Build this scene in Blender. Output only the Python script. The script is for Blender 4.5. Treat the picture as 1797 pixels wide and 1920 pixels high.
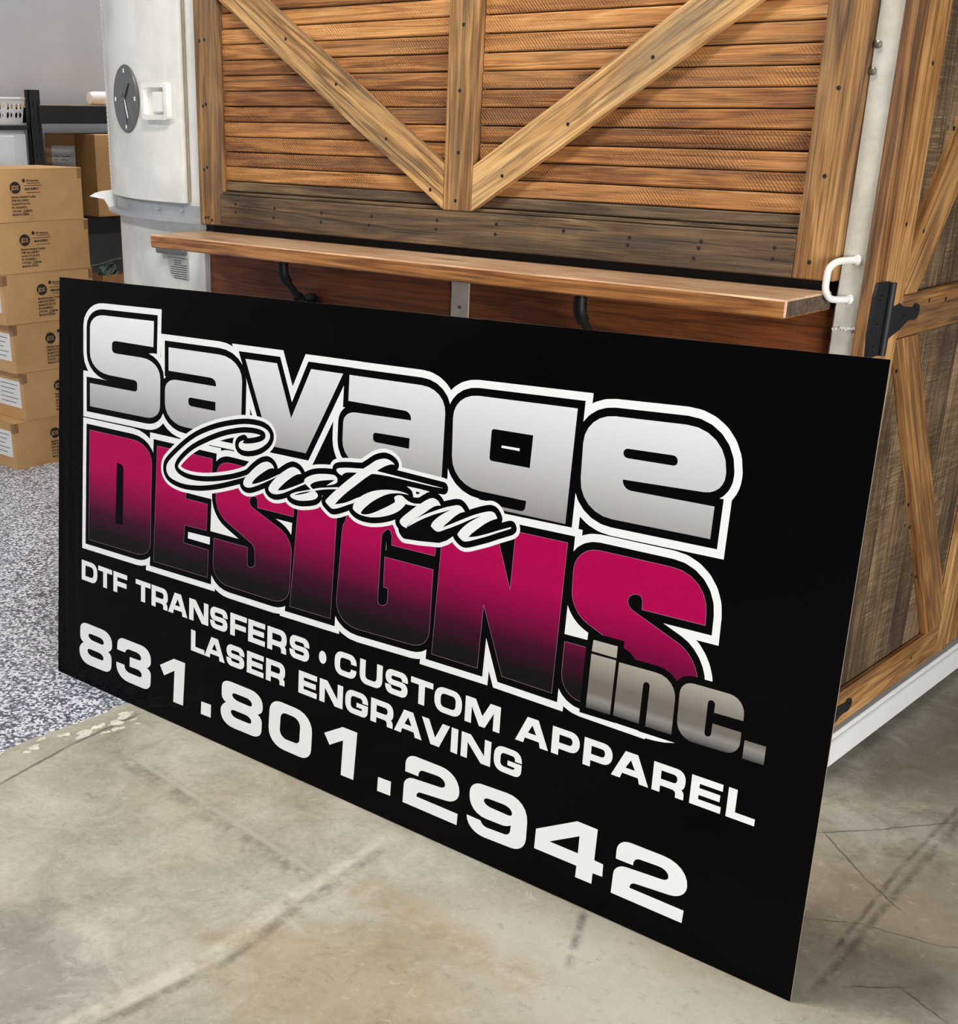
import bpy, bmesh, math, random
from mathutils import Vector, Matrix, geometry
random.seed(7)
for o in list(bpy.data.objects): bpy.data.objects.remove(o, do_unlink=True)
SC = bpy.context.scene
COL = SC.collection
# ---------------------------------------------------------------- camera
cd = bpy.data.cameras.new('camera'); cam = bpy.data.objects.new('camera', cd); COL.objects.link(cam)
RIGHT = Vector((0.7261, 0.6875, 0.0084)); DOWN = Vector((0.2684, -0.2721, -0.9241)); FWD = Vector((-0.6331, 0.6732, -0.3821))
FWD.normalize(); RIGHT = (RIGHT - FWD * RIGHT.dot(FWD)).normalized(); UP = -(FWD.cross(RIGHT)); UP = UP if UP.z > 0 else -UP
M = Matrix.Identity(4)
for i in range(3):
    M[i][0] = RIGHT[i]; M[i][1] = UP[i]; M[i][2] = -FWD[i]
M.translation = Vector((3.4755, -2.9337, 1.6352)); cam.matrix_world = M
cd.sensor_fit = 'AUTO'; cd.sensor_width = 36.0
cd.lens = 2412.34 * 36.0 / 1920.0
cd.shift_x = (898.5 - 660.52) / 1920.0; cd.shift_y = (1214.59 - 960.0) / 1920.0
cd.clip_start = 0.05
SC.camera = cam
# ---------------------------------------------------------------- world, exposure
wd = bpy.data.worlds.new('world'); SC.world = wd; wd.use_nodes = True
wd.node_tree.nodes['Background'].inputs[0].default_value = (0.72, 0.8, 0.9, 1)
wd.node_tree.nodes['Background'].inputs[1].default_value = 0.05
SC.view_settings.view_transform = 'Standard'; SC.view_settings.look = 'None'
SC.view_settings.gamma = 1.0; SC.view_settings.use_curve_mapping = False
SC.view_settings.exposure = -0.75
CEIL = 3.9
SC.cycles.max_bounces = 6; SC.cycles.diffuse_bounces = 4; SC.cycles.glossy_bounces = 3; SC.cycles.transmission_bounces = 2; SC.cycles.caustics_reflective = False; SC.cycles.caustics_refractive = False
# ceiling lamps: (x, y, turn, length, width, strength)
LAMPS = [(1.45, -1.3, 0.0, 1.25, 0.3, 116), (2.6, -4.6, 0.0, 1.25, 0.3, 8), (5.2, -0.6, 0.0, 1.25, 0.3, 0), (-1.5, -2.6, 0.0, 1.25, 0.3, 115), (-2.2, 2.6, 0.0, 1.25, 0.3, 120), (5.2, -5.6, 0.0, 1.25, 0.3, 0)]  # lamp before the left wall is an added fill brightening the boxes
# daylight through the open loading door in the right wall, outside the view
DO = (-6.0, -2.0, 2.4)
ld = bpy.data.lights.new('daylight', 'AREA'); ld.shape = 'RECTANGLE'; ld.size = DO[2]; ld.size_y = DO[1] - DO[0]; ld.energy = 1080; ld.color = (0.97, 0.98, 1.0)
lo = bpy.data.objects.new('daylight', ld); COL.objects.link(lo); lo.location = (8.12, (DO[0] + DO[1]) / 2, DO[2] / 2); lo.rotation_euler = (0, math.radians(90), 0)
# ---------------------------------------------------------------- helpers
def s2l(c):
    f = lambda v: v / 12.92 if v <= 0.04045 else ((v + 0.055) / 1.055) ** 2.4
    return tuple(f(v / 255.0) for v in c) + (1.0,)
MATS = {}
class NT:
    def __init__(s, name):
        s.m = bpy.data.materials.new(name); s.m.use_nodes = True; s.t = s.m.node_tree; s.t.nodes.clear()
        s.out = s.n('ShaderNodeOutputMaterial'); s.b = s.n('ShaderNodeBsdfPrincipled'); s.l(s.b.outputs[0], s.out.inputs[0]); MATS[name] = s.m
    def n(s, ty, **kw):
        x = s.t.nodes.new(ty)
        for k, v in kw.items(): setattr(x, k, v)
        return x
    def l(s, a, b): s.t.links.new(a, b)
    def set(s, sock, v):
        if hasattr(v, 'links') or hasattr(v, 'is_output'): s.l(v, sock)
        else: sock.default_value = v
    def math(s, op, a, b=0.0, c=None, clamp=False):
        x = s.n('ShaderNodeMath', operation=op, use_clamp=clamp); s.set(x.inputs[0], a); s.set(x.inputs[1], b)
        if c is not None: s.set(x.inputs[2], c)
        return x.outputs[0]
    def mix(s, f, a, b, blend='MIX'):
        x = s.n('ShaderNodeMix', data_type='RGBA', blend_type=blend); s.set(x.inputs[0], f); s.set(x.inputs[6], a); s.set(x.inputs[7], b); return x.outputs[2]
    def noise(s, vec, scale, detail=4.0, rough=0.55, dist=0.0):
        x = s.n('ShaderNodeTexNoise'); s.l(vec, x.inputs['Vector']); x.inputs['Scale'].default_value = scale; x.inputs['Detail'].default_value = detail
        x.inputs['Roughness'].default_value = rough; x.inputs['Distortion'].default_value = dist; return x.outputs['Fac']
    def ramp(s, f, stops, interp='LINEAR'):
        x = s.n('ShaderNodeValToRGB'); s.l(f, x.inputs[0]); cr = x.color_ramp; cr.interpolation = interp
        while len(cr.elements) > 1: cr.elements.remove(cr.elements[-1])
        cr.elements[0].position = stops[0][0]; cr.elements[0].color = stops[0][1]
        for p, c in stops[1:]:
            e = cr.elements.new(p); e.color = c
        return x.outputs[0]
    def maprange(s, v, a, b, c=0.0, d=1.0):
        x = s.n('ShaderNodeMapRange'); s.set(x.inputs[0], v)
        for i, q in enumerate((a, b, c, d)): x.inputs[i + 1].default_value = q
        return x.outputs[0]
    def vscale(s, vec, sc, off=None):
        x = s.n('ShaderNodeMapping'); s.l(vec, x.inputs[0]); x.inputs['Scale'].default_value = sc
        if off is not None: s.set(x.inputs['Location'], off)
        return x.outputs[0]
    def bump(s, h, strength, dist):
        x = s.n('ShaderNodeBump'); s.l(h, x.inputs['Height']); x.inputs['Strength'].default_value = strength; x.inputs['Distance'].default_value = dist
        s.l(x.outputs[0], s.b.inputs['Normal'])
    def objvec(s, rand=True):
        tc = s.n('ShaderNodeTexCoord').outputs['Object']
        if not rand: return tc
        oi = s.n('ShaderNodeObjectInfo'); r = s.math('MULTIPLY', oi.outputs['Random'], 61.7)
        cb = s.n('ShaderNodeCombineXYZ'); s.l(r, cb.inputs[0]); s.l(s.math('MULTIPLY', r, 1.7), cb.inputs[1]); s.l(s.math('MULTIPLY', r, 0.6), cb.inputs[2])
        a = s.n('ShaderNodeVectorMath', operation='ADD'); s.l(tc, a.inputs[0]); s.l(cb.outputs[0], a.inputs[1]); s.rnd = oi.outputs['Random']
        return a.outputs[0]
    def fin(s, col, rough, metal=0.0, spec=0.5, coat=0.0):
        s.set(s.b.inputs['Base Color'], col); s.set(s.b.inputs['Roughness'], rough); s.b.inputs['Metallic'].default_value = metal
        s.b.inputs['Specular IOR Level'].default_value = spec; s.b.inputs['Coat Weight'].default_value = coat; s.b.inputs['Coat Roughness'].default_value = 0.15
        return s.m
def plain(name, rgb, rough=0.5, metal=0.0, spec=0.5, var=0.06, scale=9.0, coat=0.0):
    t = NT(name); v = t.objvec(); f = t.noise(v, scale, 5)
    c = s2l(rgb); d = tuple(x * (1 - var * 2.2) for x in c[:3]) + (1,); e = tuple(min(1, x * (1 + var)) for x in c[:3]) + (1,)
    return t.fin(t.ramp(f, [(0.3, d), (0.7, e)]), rough, metal, spec, coat)
def wood(name, dark, mid, light, grey=(112, 98, 80), greyamt=0.35, saw=0.0, rough=0.6, bump=0.5, cross=0.0, coat=0.0, ringw=0.2, bigw=0.55, fisw=0.5):
    t = NT(name); v = t.objvec()
    long = t.vscale(v, (0.55, 7.0, 7.0))
    n1 = t.noise(long, 2.2, 3, 0.5, 0.5)
    ring = t.math('SINE', t.math('MULTIPLY', n1, 38.0)); ring = t.maprange(ring, -1, 1, 0, 1)
    fib = t.noise(t.vscale(v, (2.0, 105.0, 105.0)), 2.6, 5, 0.65)
    big = t.noise(v, 3.4, 3)
    g = t.math('ADD', t.math('MULTIPLY', ring, ringw), t.math('MULTIPLY', fib, 0.80)); g = t.math('ADD', g, t.math('MULTIPLY', t.math('SUBTRACT', big, 0.5), bigw))
    g = t.math('ADD', g, t.math('MULTIPLY', t.math('SUBTRACT', t.rnd, 0.5), 0.30))
    g = t.math('SUBTRACT', g, 0.08)
    col = t.ramp(g, [(0.20, s2l(dark)), (0.5, s2l(mid)), (0.80, s2l(light))])
    kn = t.n('ShaderNodeTexVoronoi'); t.l(t.vscale(v, (2.3, 9.0, 9.0)), kn.inputs['Vector']); kn.inputs['Scale'].default_value = 1.0
    kd = kn.outputs['Distance']; sel = t.n('ShaderNodeSeparateColor'); t.l(kn.outputs['Color'], sel.inputs[0])
    km = t.math('MULTIPLY', t.math('GREATER_THAN', sel.outputs[0], 0.68), t.maprange(t.math('ADD', kd, t.math('MULTIPLY', fib, 0.10)), 0.10, 0.24, 1, 0))
    dk = tuple(x * 0.35 for x in s2l(dark)[:3]) + (1,)
    col = t.mix(t.math('MULTIPLY', km, 0.75), col, dk)
    fis = t.noise(t.vscale(v, (1.6, 60.0, 60.0)), 1.5, 3, 0.6); fis = t.maprange(fis, 0.60, 0.67); col = t.mix(t.math('MULTIPLY', fis, fisw), col, dk)
    gm = t.noise(t.vscale(v, (0.5, 6.0, 6.0)), 2.1, 5, 0.7)
    gm = t.math('MULTIPLY', t.maprange(gm, 0.47, 0.66), greyamt)
    gcol = t.mix(fib, tuple(x * 0.45 for x in s2l(grey)[:3]) + (1,), tuple(min(1, x * 1.35) for x in s2l(grey)[:3]) + (1,))
    col = t.mix(gm, col, gcol)
    h = t.math('ADD', t.math('MULTIPLY', fib, 0.6), t.math('MULTIPLY', ring, 0.3)); h = t.math('SUBTRACT', h, t.math('MULTIPLY', fis, 0.6))
    if saw > 0:
        w = t.n('ShaderNodeTexWave', wave_type='BANDS', bands_direction='DIAGONAL'); t.l(t.vscale(v, (1.0, 1.3, 0.9)), w.inputs['Vector']); w.inputs['Scale'].default_value = 66; w.inputs['Distortion'].default_value = 2.2; w.inputs['Detail'].default_value = 2
        sm = t.math('MULTIPLY', w.outputs['Fac'], t.maprange(t.noise(v, 2.7, 2), 0.42, 0.6))
        col = t.mix(t.math('MULTIPLY', sm, 0.16 * saw), col, s2l(dark)); h = t.math('ADD', h, t.math('MULTIPLY', sm, 0.25 * saw))
    if cross > 0:
        x1 = t.noise(t.vscale(v, (120.0, 5.0, 5.0)), 1.6, 4, 0.7)
        cm = t.math('MULTIPLY', t.maprange(x1, 0.42, 0.62), t.maprange(t.noise(v, 5.0, 3), 0.3, 0.55))
        col = t.mix(t.math('MULTIPLY', cm, 0.55 * cross), col, s2l(dark)); h = t.math('SUBTRACT', h, t.math('MULTIPLY', cm, 0.5 * cross))
    t.bump(h, bump, 0.004)
    return t.fin(col, t.maprange(fib, 0.2, 0.8, rough + 0.1, rough - 0.1), 0, 0.4, coat)
WM = {}
def wm(o): return WM[o.name]
def link(o, parent=None, mat=None):
    COL.objects.link(o); W = mat or Matrix.Identity(4)
    WM[o.name] = W
    if parent is not None:
        o.parent = parent; o.matrix_basis = WM[parent.name].inverted() @ W
    else: o.matrix_basis = W
    return o
def empty(name, loc, label=None, cat=None, group=None):
    o = bpy.data.objects.new(name, None); o.empty_display_size = 0.1
    link(o, None, Matrix.Translation(loc)); tag(o, label, cat, group); return o
def tag(o, label=None, cat=None, group=None, kind=None):
    for k, v in (('label', label), ('category', cat), ('group', group), ('kind', kind)):
        if v: o[k] = v
    return o
class MB:
    def __init__(s): s.v = []; s.f = []; s.sm = False
    def add(s, vs, fs):
        b = len(s.v); s.v += [tuple(v) for v in vs]; s.f += [tuple(b + i for i in f) for f in fs]; return s
    def box(s, x0, x1, y0, y1, z0, z1, ch=0.0):
        c = [(x0 + x1) / 2, (y0 + y1) / 2, (z0 + z1) / 2]; h = [(x1 - x0) / 2, (y1 - y0) / 2, (z1 - z0) / 2]
        if ch <= 0:
            vs = [(x, y, z) for x in (x0, x1) for y in (y0, y1) for z in (z0, z1)]
            return s.add(vs, [(0, 1, 3, 2), (4, 6, 7, 5), (0, 4, 5, 1), (2, 3, 7, 6), (0, 2, 6, 4), (1, 5, 7, 3)])
        ch = min(ch, min(h) * 0.9); vs = []; idx = {}
        for sx in (-1, 1):
            for sy in (-1, 1):
                for sz in (-1, 1):
                    for a in range(3):
                        p = [sx * h[0], sy * h[1], sz * h[2]]; sg = (sx, sy, sz)
                        for k in range(3):
                            if k != a: p[k] -= sg[k] * ch
                        idx[(sx, sy, sz, a)] = len(vs); vs.append((p[0] + c[0], p[1] + c[1], p[2] + c[2]))
        fs = []
        def face(keys):
            P = [Vector(vs[idx[k]]) for k in keys]; n = (P[1] - P[0]).cross(P[2] - P[0]); m = sum(P, Vector()) / len(P) - Vector(c)
            ks = [idx[k] for k in keys]
            fs.append(tuple(ks if n.dot(m) > 0 else ks[::-1]))
        for a in range(3):
            b, d = [k for k in range(3) if k != a]
            for sg in (-1, 1):
                ks = []
                for (u, w) in ((-1, -1), (1, -1), (1, 1), (-1, 1)):
                    k = [0, 0, 0]; k[a] = sg; k[b] = u; k[d] = w; ks.append((k[0], k[1], k[2], a))
                face(ks)
            for u in (-1, 1):
                for w in (-1, 1):
                    k0 = [0, 0, 0]; k0[b] = u; k0[d] = w; k1 = list(k0); k0[a] = -1; k1[a] = 1
                    face([(*k0, b), (*k1, b), (*k1, d), (*k0, d)])
        for sx in (-1, 1):
            for sy in (-1, 1):
                for sz in (-1, 1): face([(sx, sy, sz, 0), (sx, sy, sz, 1), (sx, sy, sz, 2)])
        return s.add(vs, fs)
    def tube(s, pts, r, n=12, cap=True):
        pts = [Vector(p) for p in pts]; rs = r if isinstance(r, (list, tuple)) else [r] * len(pts); b = len(s.v); prev = None
        for i, p in enumerate(pts):
            d = (pts[min(i + 1, len(pts) - 1)] - pts[max(i - 1, 0)]).normalized()
            if prev is None:
                u = d.cross(Vector((0, 0, 1)));
                if u.length < 1e-4: u = d.cross(Vector((1, 0, 0)))
            else: u = prev - d * prev.dot(d)
            u.normalize(); prev = u; w = d.cross(u)
            for k in range(n):
                a = 2 * math.pi * k / n; s.v.append(tuple(p + (u * math.cos(a) + w * math.sin(a)) * rs[i]))
        for i in range(len(pts) - 1):
            for k in range(n):
                s.f.append((b + i * n + k, b + i * n + (k + 1) % n, b + (i + 1) * n + (k + 1) % n, b + (i + 1) * n + k))
        if cap: s.f.append(tuple(b + k for k in range(n))[::-1]); s.f.append(tuple(b + (len(pts) - 1) * n + k for k in range(n)))
        return s
    def prism(s, poly, fn, d0, d1):
        n = len(poly); b = len(s.v)
        for d in (d0, d1): s.v += [tuple(fn(x, y, d)) for x, y in poly]
        s.f.append(tuple(b + i for i in range(n))[::-1]); s.f.append(tuple(b + n + i for i in range(n)))
        for i in range(n): s.f.append((b + i, b + (i + 1) % n, b + n + (i + 1) % n, b + n + i))
        return s
    def mesh(s, name, mat, smooth=False, fixn=True):
        me = bpy.data.meshes.new(name); me.from_pydata(s.v, [], s.f); me.update()
        if fixn:
            bm = bmesh.new(); bm.from_mesh(me); bmesh.ops.recalc_face_normals(bm, faces=bm.faces); bm.to_mesh(me); bm.free()
        if mat: me.materials.append(MATS[mat] if isinstance(mat, str) else mat)
        if smooth:
            for p in me.polygons: p.use_smooth = True
            try: me.set_sharp_from_angle(angle=math.radians(38))
            except Exception: pass
        return me
    def obj(s, name, mat, parent=None, loc=(0, 0, 0), smooth=False, rot=None):
        me = s.mesh(name, mat, smooth); o = bpy.data.objects.new(name, me)
        W = Matrix.Translation(loc)
        if rot is not None: W = W @ rot
        return link(o, parent, W)
def wbox(name, x0, x1, y0, y1, z0, z1, mat, parent=None, ch=0.002, axis=0):
    """box with its origin at its centre and its local X along its length (axis 0/1/2 of the world)"""
    c = Vector(((x0 + x1) / 2, (y0 + y1) / 2, (z0 + z1) / 2)); h = [(x1 - x0) / 2, (y1 - y0) / 2, (z1 - z0) / 2]
    if axis == 0: R = Matrix.Identity(3); d = h
    elif axis == 1: R = Matrix(((0, -1, 0), (1, 0, 0), (0, 0, 1))); d = [h[1], h[0], h[2]]
    else: R = Matrix(((0, 0, 1), (0, 1, 0), (-1, 0, 0))); d = [h[2], h[1], h[0]]
    m = MB().box(-d[0], d[0], -d[1], d[1], -d[2], d[2], ch)
    return m.obj(name, mat, parent, c, rot=R.to_4x4())
def quadboard(name, poly, plane, d0, d1, mat, parent, axis_dir):
    """flat board of any outline; poly in (a, z) of the plane 'y' (a = x) or 'x' (a = y); local X along axis_dir (a, z)"""
    ax = Vector(axis_dir).normalized(); cx = sum(p[0] for p in poly) / len(poly); cz = sum(p[1] for p in poly) / len(poly)
    if plane == 'y': X = Vector((ax[0], 0, ax[1])); N = Vector((0, 1, 0)); c = Vector((cx, (d0 + d1) / 2, cz))
    else: X = Vector((0, ax[0], ax[1])); N = Vector((1, 0, 0)); c = Vector(((d0 + d1) / 2, cx, cz))
    Y = N.cross(X); R = Matrix((X, Y, N)).transposed(); h = abs(d1 - d0) / 2
    pts = []
    for a, z in poly:
        w = (Vector((a, c.y, z)) if plane == 'y' else Vector((c.x, a, z))) - c; pts.append((w.dot(X), w.dot(Y)))
    m = MB().prism(pts, lambda x, y, d: (x, y, d), -h, h)
    return m.obj(name, mat, parent, c, rot=R.to_4x4())
def text(name, body, size, mat, parent, origin, X, Y, depth=0.0, bold=0.0, shear=0.0, align='LEFT'):
    cu = bpy.data.curves.new(name, 'FONT'); cu.body = body; cu.size = size; cu.offset = bold; cu.shear = shear; cu.align_x = align; cu.resolution_u = 3; cu.fill_mode = 'FRONT'
    tmp = bpy.data.objects.new(name + '_t', cu); COL.objects.link(tmp)
    dg = bpy.context.evaluated_depsgraph_get(); me = bpy.data.meshes.new_from_object(tmp.evaluated_get(dg)); bpy.data.objects.remove(tmp, do_unlink=True); bpy.data.curves.remove(cu)
    me.name = name; me.materials.clear(); me.materials.append(MATS[mat]); o = bpy.data.objects.new(name, me)
    X = Vector(X).normalized(); Y = Vector(Y).normalized(); Z = X.cross(Y)
    W = Matrix((X, Y, Z)).transposed().to_4x4(); W.translation = Vector(origin)
    return link(o, parent, W)
# ---------------------------------------------------------------- materials
wood('plank_wood', (110, 66, 33), (182, 124, 68), (226, 172, 108), grey=(124, 100, 72), greyamt=0.4, ringw=0.16, bigw=0.4, fisw=0.35, saw=1.5, rough=0.55, bump=0.8)
wood('frame_wood', (78, 53, 30), (142, 102, 58), (192, 148, 93), grey=(92, 80, 66), greyamt=0.7, ringw=0.26, rough=0.62, bump=0.7)
wood('brace_wood', (116, 81, 43), (198, 153, 95), (228, 190, 132), grey=(98, 88, 76), greyamt=0.75, ringw=0.26, bigw=0.45, rough=0.62, bump=0.7)
wood('rail_wood', (58, 44, 30), (112, 89, 62), (152, 125, 90), grey=(72, 64, 54), greyamt=0.85, ringw=0.2, rough=0.7, bump=0.8)
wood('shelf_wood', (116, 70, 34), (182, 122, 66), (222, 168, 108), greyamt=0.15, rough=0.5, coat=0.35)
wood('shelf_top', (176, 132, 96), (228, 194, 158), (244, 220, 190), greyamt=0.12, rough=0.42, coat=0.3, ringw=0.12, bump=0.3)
wood('skirt_wood', (92, 46, 20), (134, 74, 34), (160, 96, 50), greyamt=0.06, rough=0.55)
wood('door_wood', (92, 56, 26), (160, 110, 58), (206, 158, 98), grey=(98, 84, 66), greyamt=0.5, saw=0.4, ringw=0.24, rough=0.6, bump=0.7)
wood('rough_wood', (74, 56, 38), (146, 118, 84), (186, 156, 116), grey=(118, 104, 86), greyamt=0.6, rough=0.8, cross=1.3, bump=0.9)
wood('end_wood', (62, 48, 38), (96, 78, 62), (120, 100, 80), greyamt=0.5, rough=0.8)
plain('dark_back', (34, 22, 14), 0.9)
plain('void_black', (8, 8, 9), 0.95, var=0.0)
plain('rail_white', (243, 242, 238), 0.4, var=0.02)
plain('rail_metal', (176, 180, 182), 0.4, 0.35)
plain('steel_black', (24, 25, 28), 0.6, 0.0, 0.5, 0.15)
plain('pipe_black', (26, 27, 29), 0.5, 0.3)
plain('steel_bolt', (150, 145, 135), 0.35, 0.9)
plain('nail_dark', (24, 17, 14), 0.8)
plain('clock_grey', (150, 151, 152), 0.35, 0.2, 0.5, 0.2, 14)
plain('clock_rim', (110, 110, 110), 0.35, 0.4)
plain('white_plastic', (226, 226, 224), 0.35, var=0.02)
plain('bin_plastic', (214, 220, 228), 0.25, var=0.02)
plain('paper_white', (236, 236, 234), 0.8, var=0.02)
plain('gasket_beige', (150, 140, 118), 0.7, var=0.15)
plain('splash_cream', (228, 224, 210), 0.7, var=0.12, scale=60)
plain('label_grey', (176, 178, 176), 0.6, var=0.08, scale=30)
plain('print_dark', (38, 30, 26), 0.8, var=0.05)
plain('leaf_green', (60, 82, 72), 0.7, var=0.3)
plain('bag_brown', (176, 130, 84), 0.8, var=0.1)
plain('lamp_white', (225, 225, 222), 0.5)
plain('ceiling_white', (120, 120, 118), 0.9, var=0.03, scale=2)
def body_white():
    t = NT('body_white'); v = t.objvec(False); f = t.noise(v, 5.0, 5, 0.6); g = t.noise(v, 60.0, 3)
    col = t.ramp(f, [(0.3, s2l((206, 205, 198))), (0.62, s2l((230, 229, 224)))])
    ch = t.noise(v, 23.0, 6, 0.8); col = t.mix(t.math('GREATER_THAN', ch, 0.745), col, s2l((150, 140, 118)))
    t.bump(t.math('ADD', f, t.math('MULTIPLY', g, 0.06)), 0.25, 0.01)
    t.fin(col, t.maprange(f, 0.3, 0.7, 0.45, 0.3), 0, 0.5)
body_white()
def post_white():
    t = NT('post_white'); v = t.objvec(False); f = t.noise(v, 9.0, 5, 0.7)
    col = t.ramp(f, [(0.3, s2l((178, 172, 158))), (0.62, s2l((208, 203, 191)))])
    t.bump(f, 0.3, 0.01); t.fin(col, 0.42)
post_white()
def wall_grey():
    t = NT('wall_grey'); v = t.objvec(False); f = t.noise(v, 1.3, 4); sp = t.noise(v, 11.0, 2, 0.4, 0.6)
    col = t.ramp(f, [(0.3, s2l((150, 153, 159))), (0.7, s2l((166, 169, 175)))])
    col = t.mix(t.math('MULTIPLY', t.maprange(sp, 0.755, 0.775), 0.7), col, s2l((52, 52, 54)))
    t.bump(t.noise(v, 140.0, 2), 0.12, 0.004); t.fin(col, 0.75)
wall_grey()
def cardboard():
    t = NT('cardboard'); v = t.objvec(); f = t.noise(v, 4.0, 4); fl = t.noise(t.vscale(v, (1.0, 2.0, 90.0)), 3.0, 2)
    col = t.ramp(t.math('ADD', t.math('MULTIPLY', f, 0.75), t.math('MULTIPLY', fl, 0.25)), [(0.3, s2l((190, 146, 97))), (0.7, s2l((212, 169, 117)))])
    t.bump(t.math('ADD', t.math('MULTIPLY', f, 0.8), t.math('MULTIPLY', fl, 0.12)), 0.3, 0.012); t.fin(col, 0.72, 0, 0.3)
cardboard()
plain('tape_brown', (150, 112, 68), 0.3, var=0.1)
# ---- floors
def line_mask(t, sx, sy, p0, p1, w, soft, seedn, ends=True):
    dx, dy = p1[0] - p0[0], p1[1] - p0[1]; L = math.hypot(dx, dy); ux, uy = dx / L, dy / L
    d = t.math('ADD', t.math('MULTIPLY', t.math('SUBTRACT', sx, p0[0]), -uy), t.math('MULTIPLY', t.math('SUBTRACT', sy, p0[1]), ux))
    d = t.math('ABSOLUTE', t.math('ADD', d, seedn)); m = t.maprange(d, w, w + soft, 1, 0)
    if ends:
        a = t.math('ADD', t.math('MULTIPLY', t.math('SUBTRACT', sx, p0[0]), ux), t.math('MULTIPLY', t.math('SUBTRACT', sy, p0[1]), uy))
        m = t.math('MULTIPLY', m, t.math('MULTIPLY', t.maprange(a, -0.02, 0.03), t.maprange(a, L - 0.03, L + 0.02, 1, 0)))
    return m
def concrete():
    t = NT('concrete'); tc = t.n('ShaderNodeTexCoord').outputs['Object']
    sp = t.n('ShaderNodeSeparateXYZ'); t.l(tc, sp.inputs[0]); sx, sy = sp.outputs[0], sp.outputs[1]
    big = t.noise(tc, 1.5, 5, 0.6, 0.4); med = t.noise(tc, 6.5, 6, 0.68, 0.8); fine = t.noise(tc, 60.0, 6, 0.75)
    streak = t.noise(t.vscale(tc, (34.0, 5.0, 5.0)), 1.0, 5, 0.7, 0.6)
    f = t.math('ADD', t.math('MULTIPLY', big, 0.42), t.math('MULTIPLY', med, 0.38)); f = t.math('ADD', f, t.math('MULTIPLY', fine, 0.2))
    col = t.ramp(f, [(0.32, s2l((116, 112, 100))), (0.43, s2l((160, 156, 140))), (0.53, s2l((184, 180, 164))), (0.66, s2l((210, 206, 192)))])
    col = t.mix(t.math('MULTIPLY', t.maprange(streak, 0.5, 0.72), 0.16), col, s2l((122, 114, 98)))
    tan = t.noise(tc, 1.15, 3, 0.5, 0.3)
    col = t.mix(t.math('MULTIPLY', t.maprange(tan, 0.5, 0.68), 0.35), col, s2l((178, 152, 110)))
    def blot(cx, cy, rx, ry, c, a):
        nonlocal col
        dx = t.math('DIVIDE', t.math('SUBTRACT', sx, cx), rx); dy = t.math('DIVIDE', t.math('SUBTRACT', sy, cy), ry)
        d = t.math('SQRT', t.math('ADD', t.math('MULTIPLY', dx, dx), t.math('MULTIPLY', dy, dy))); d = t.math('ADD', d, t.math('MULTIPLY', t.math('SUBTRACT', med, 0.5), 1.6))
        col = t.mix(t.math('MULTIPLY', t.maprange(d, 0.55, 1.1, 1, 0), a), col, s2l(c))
    blot(1.98, -1.38, 0.34, 0.22, (176, 150, 108), 0.45); blot(2.42, -1.0, 0.5, 0.22, (214, 210, 196), 0.5); blot(1.45, -1.85, 0.28, 0.22, (122, 118, 112), 0.5); blot(2.75, -0.25, 0.30, 0.34, (134, 122, 104), 0.45); blot(2.55, 0.6, 0.4, 0.6, (112, 102, 86), 0.5)  # pale blot by the sign paints a pool of light into the concrete
    spk = t.noise(tc, 22.0, 5, 0.75, 0.5); col = t.mix(t.math('MULTIPLY', t.maprange(spk, 0.56, 0.70), 0.38), col, s2l((112, 104, 90)))
    col = t.mix(t.math('MULTIPLY', t.maprange(spk, 0.42, 0.30), 0.35), col, s2l((224, 220, 206)))
    wob = t.math('MULTIPLY', t.math('SUBTRACT', t.noise(tc, 9.0, 4), 0.5), 0.05); wob2 = t.math('MULTIPLY', t.math('SUBTRACT', t.noise(tc, 30.0, 4), 0.5), 0.012)
    brk = t.maprange(t.noise(tc, 16.0, 4, 0.7), 0.36, 0.58)
    def put(m, c, a, broken=True):
        nonlocal col
        if broken: m = t.math('MULTIPLY', m, brk)
        col = t.mix(t.math('MULTIPLY', m, a), col, s2l(c))
    STAINS = FLOOR_LINES
    for (p0, p1, w, soft, c, a, kind) in STAINS:
        put(line_mask(t, sx, sy, p0, p1, w, soft, wob if kind == 'c' else wob2), c, a, kind != 'j')
    pit = t.noise(tc, 95.0, 3, 0.6); put(t.maprange(pit, 0.70, 0.74), (92, 84, 70), 0.6, False)
    t.bump(t.math('MULTIPLY', fine, 0.5), 0.25, 0.004)
    t.fin(col, t.maprange(med, 0.3, 0.7, 0.62, 0.48), 0, 0.35)
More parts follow.
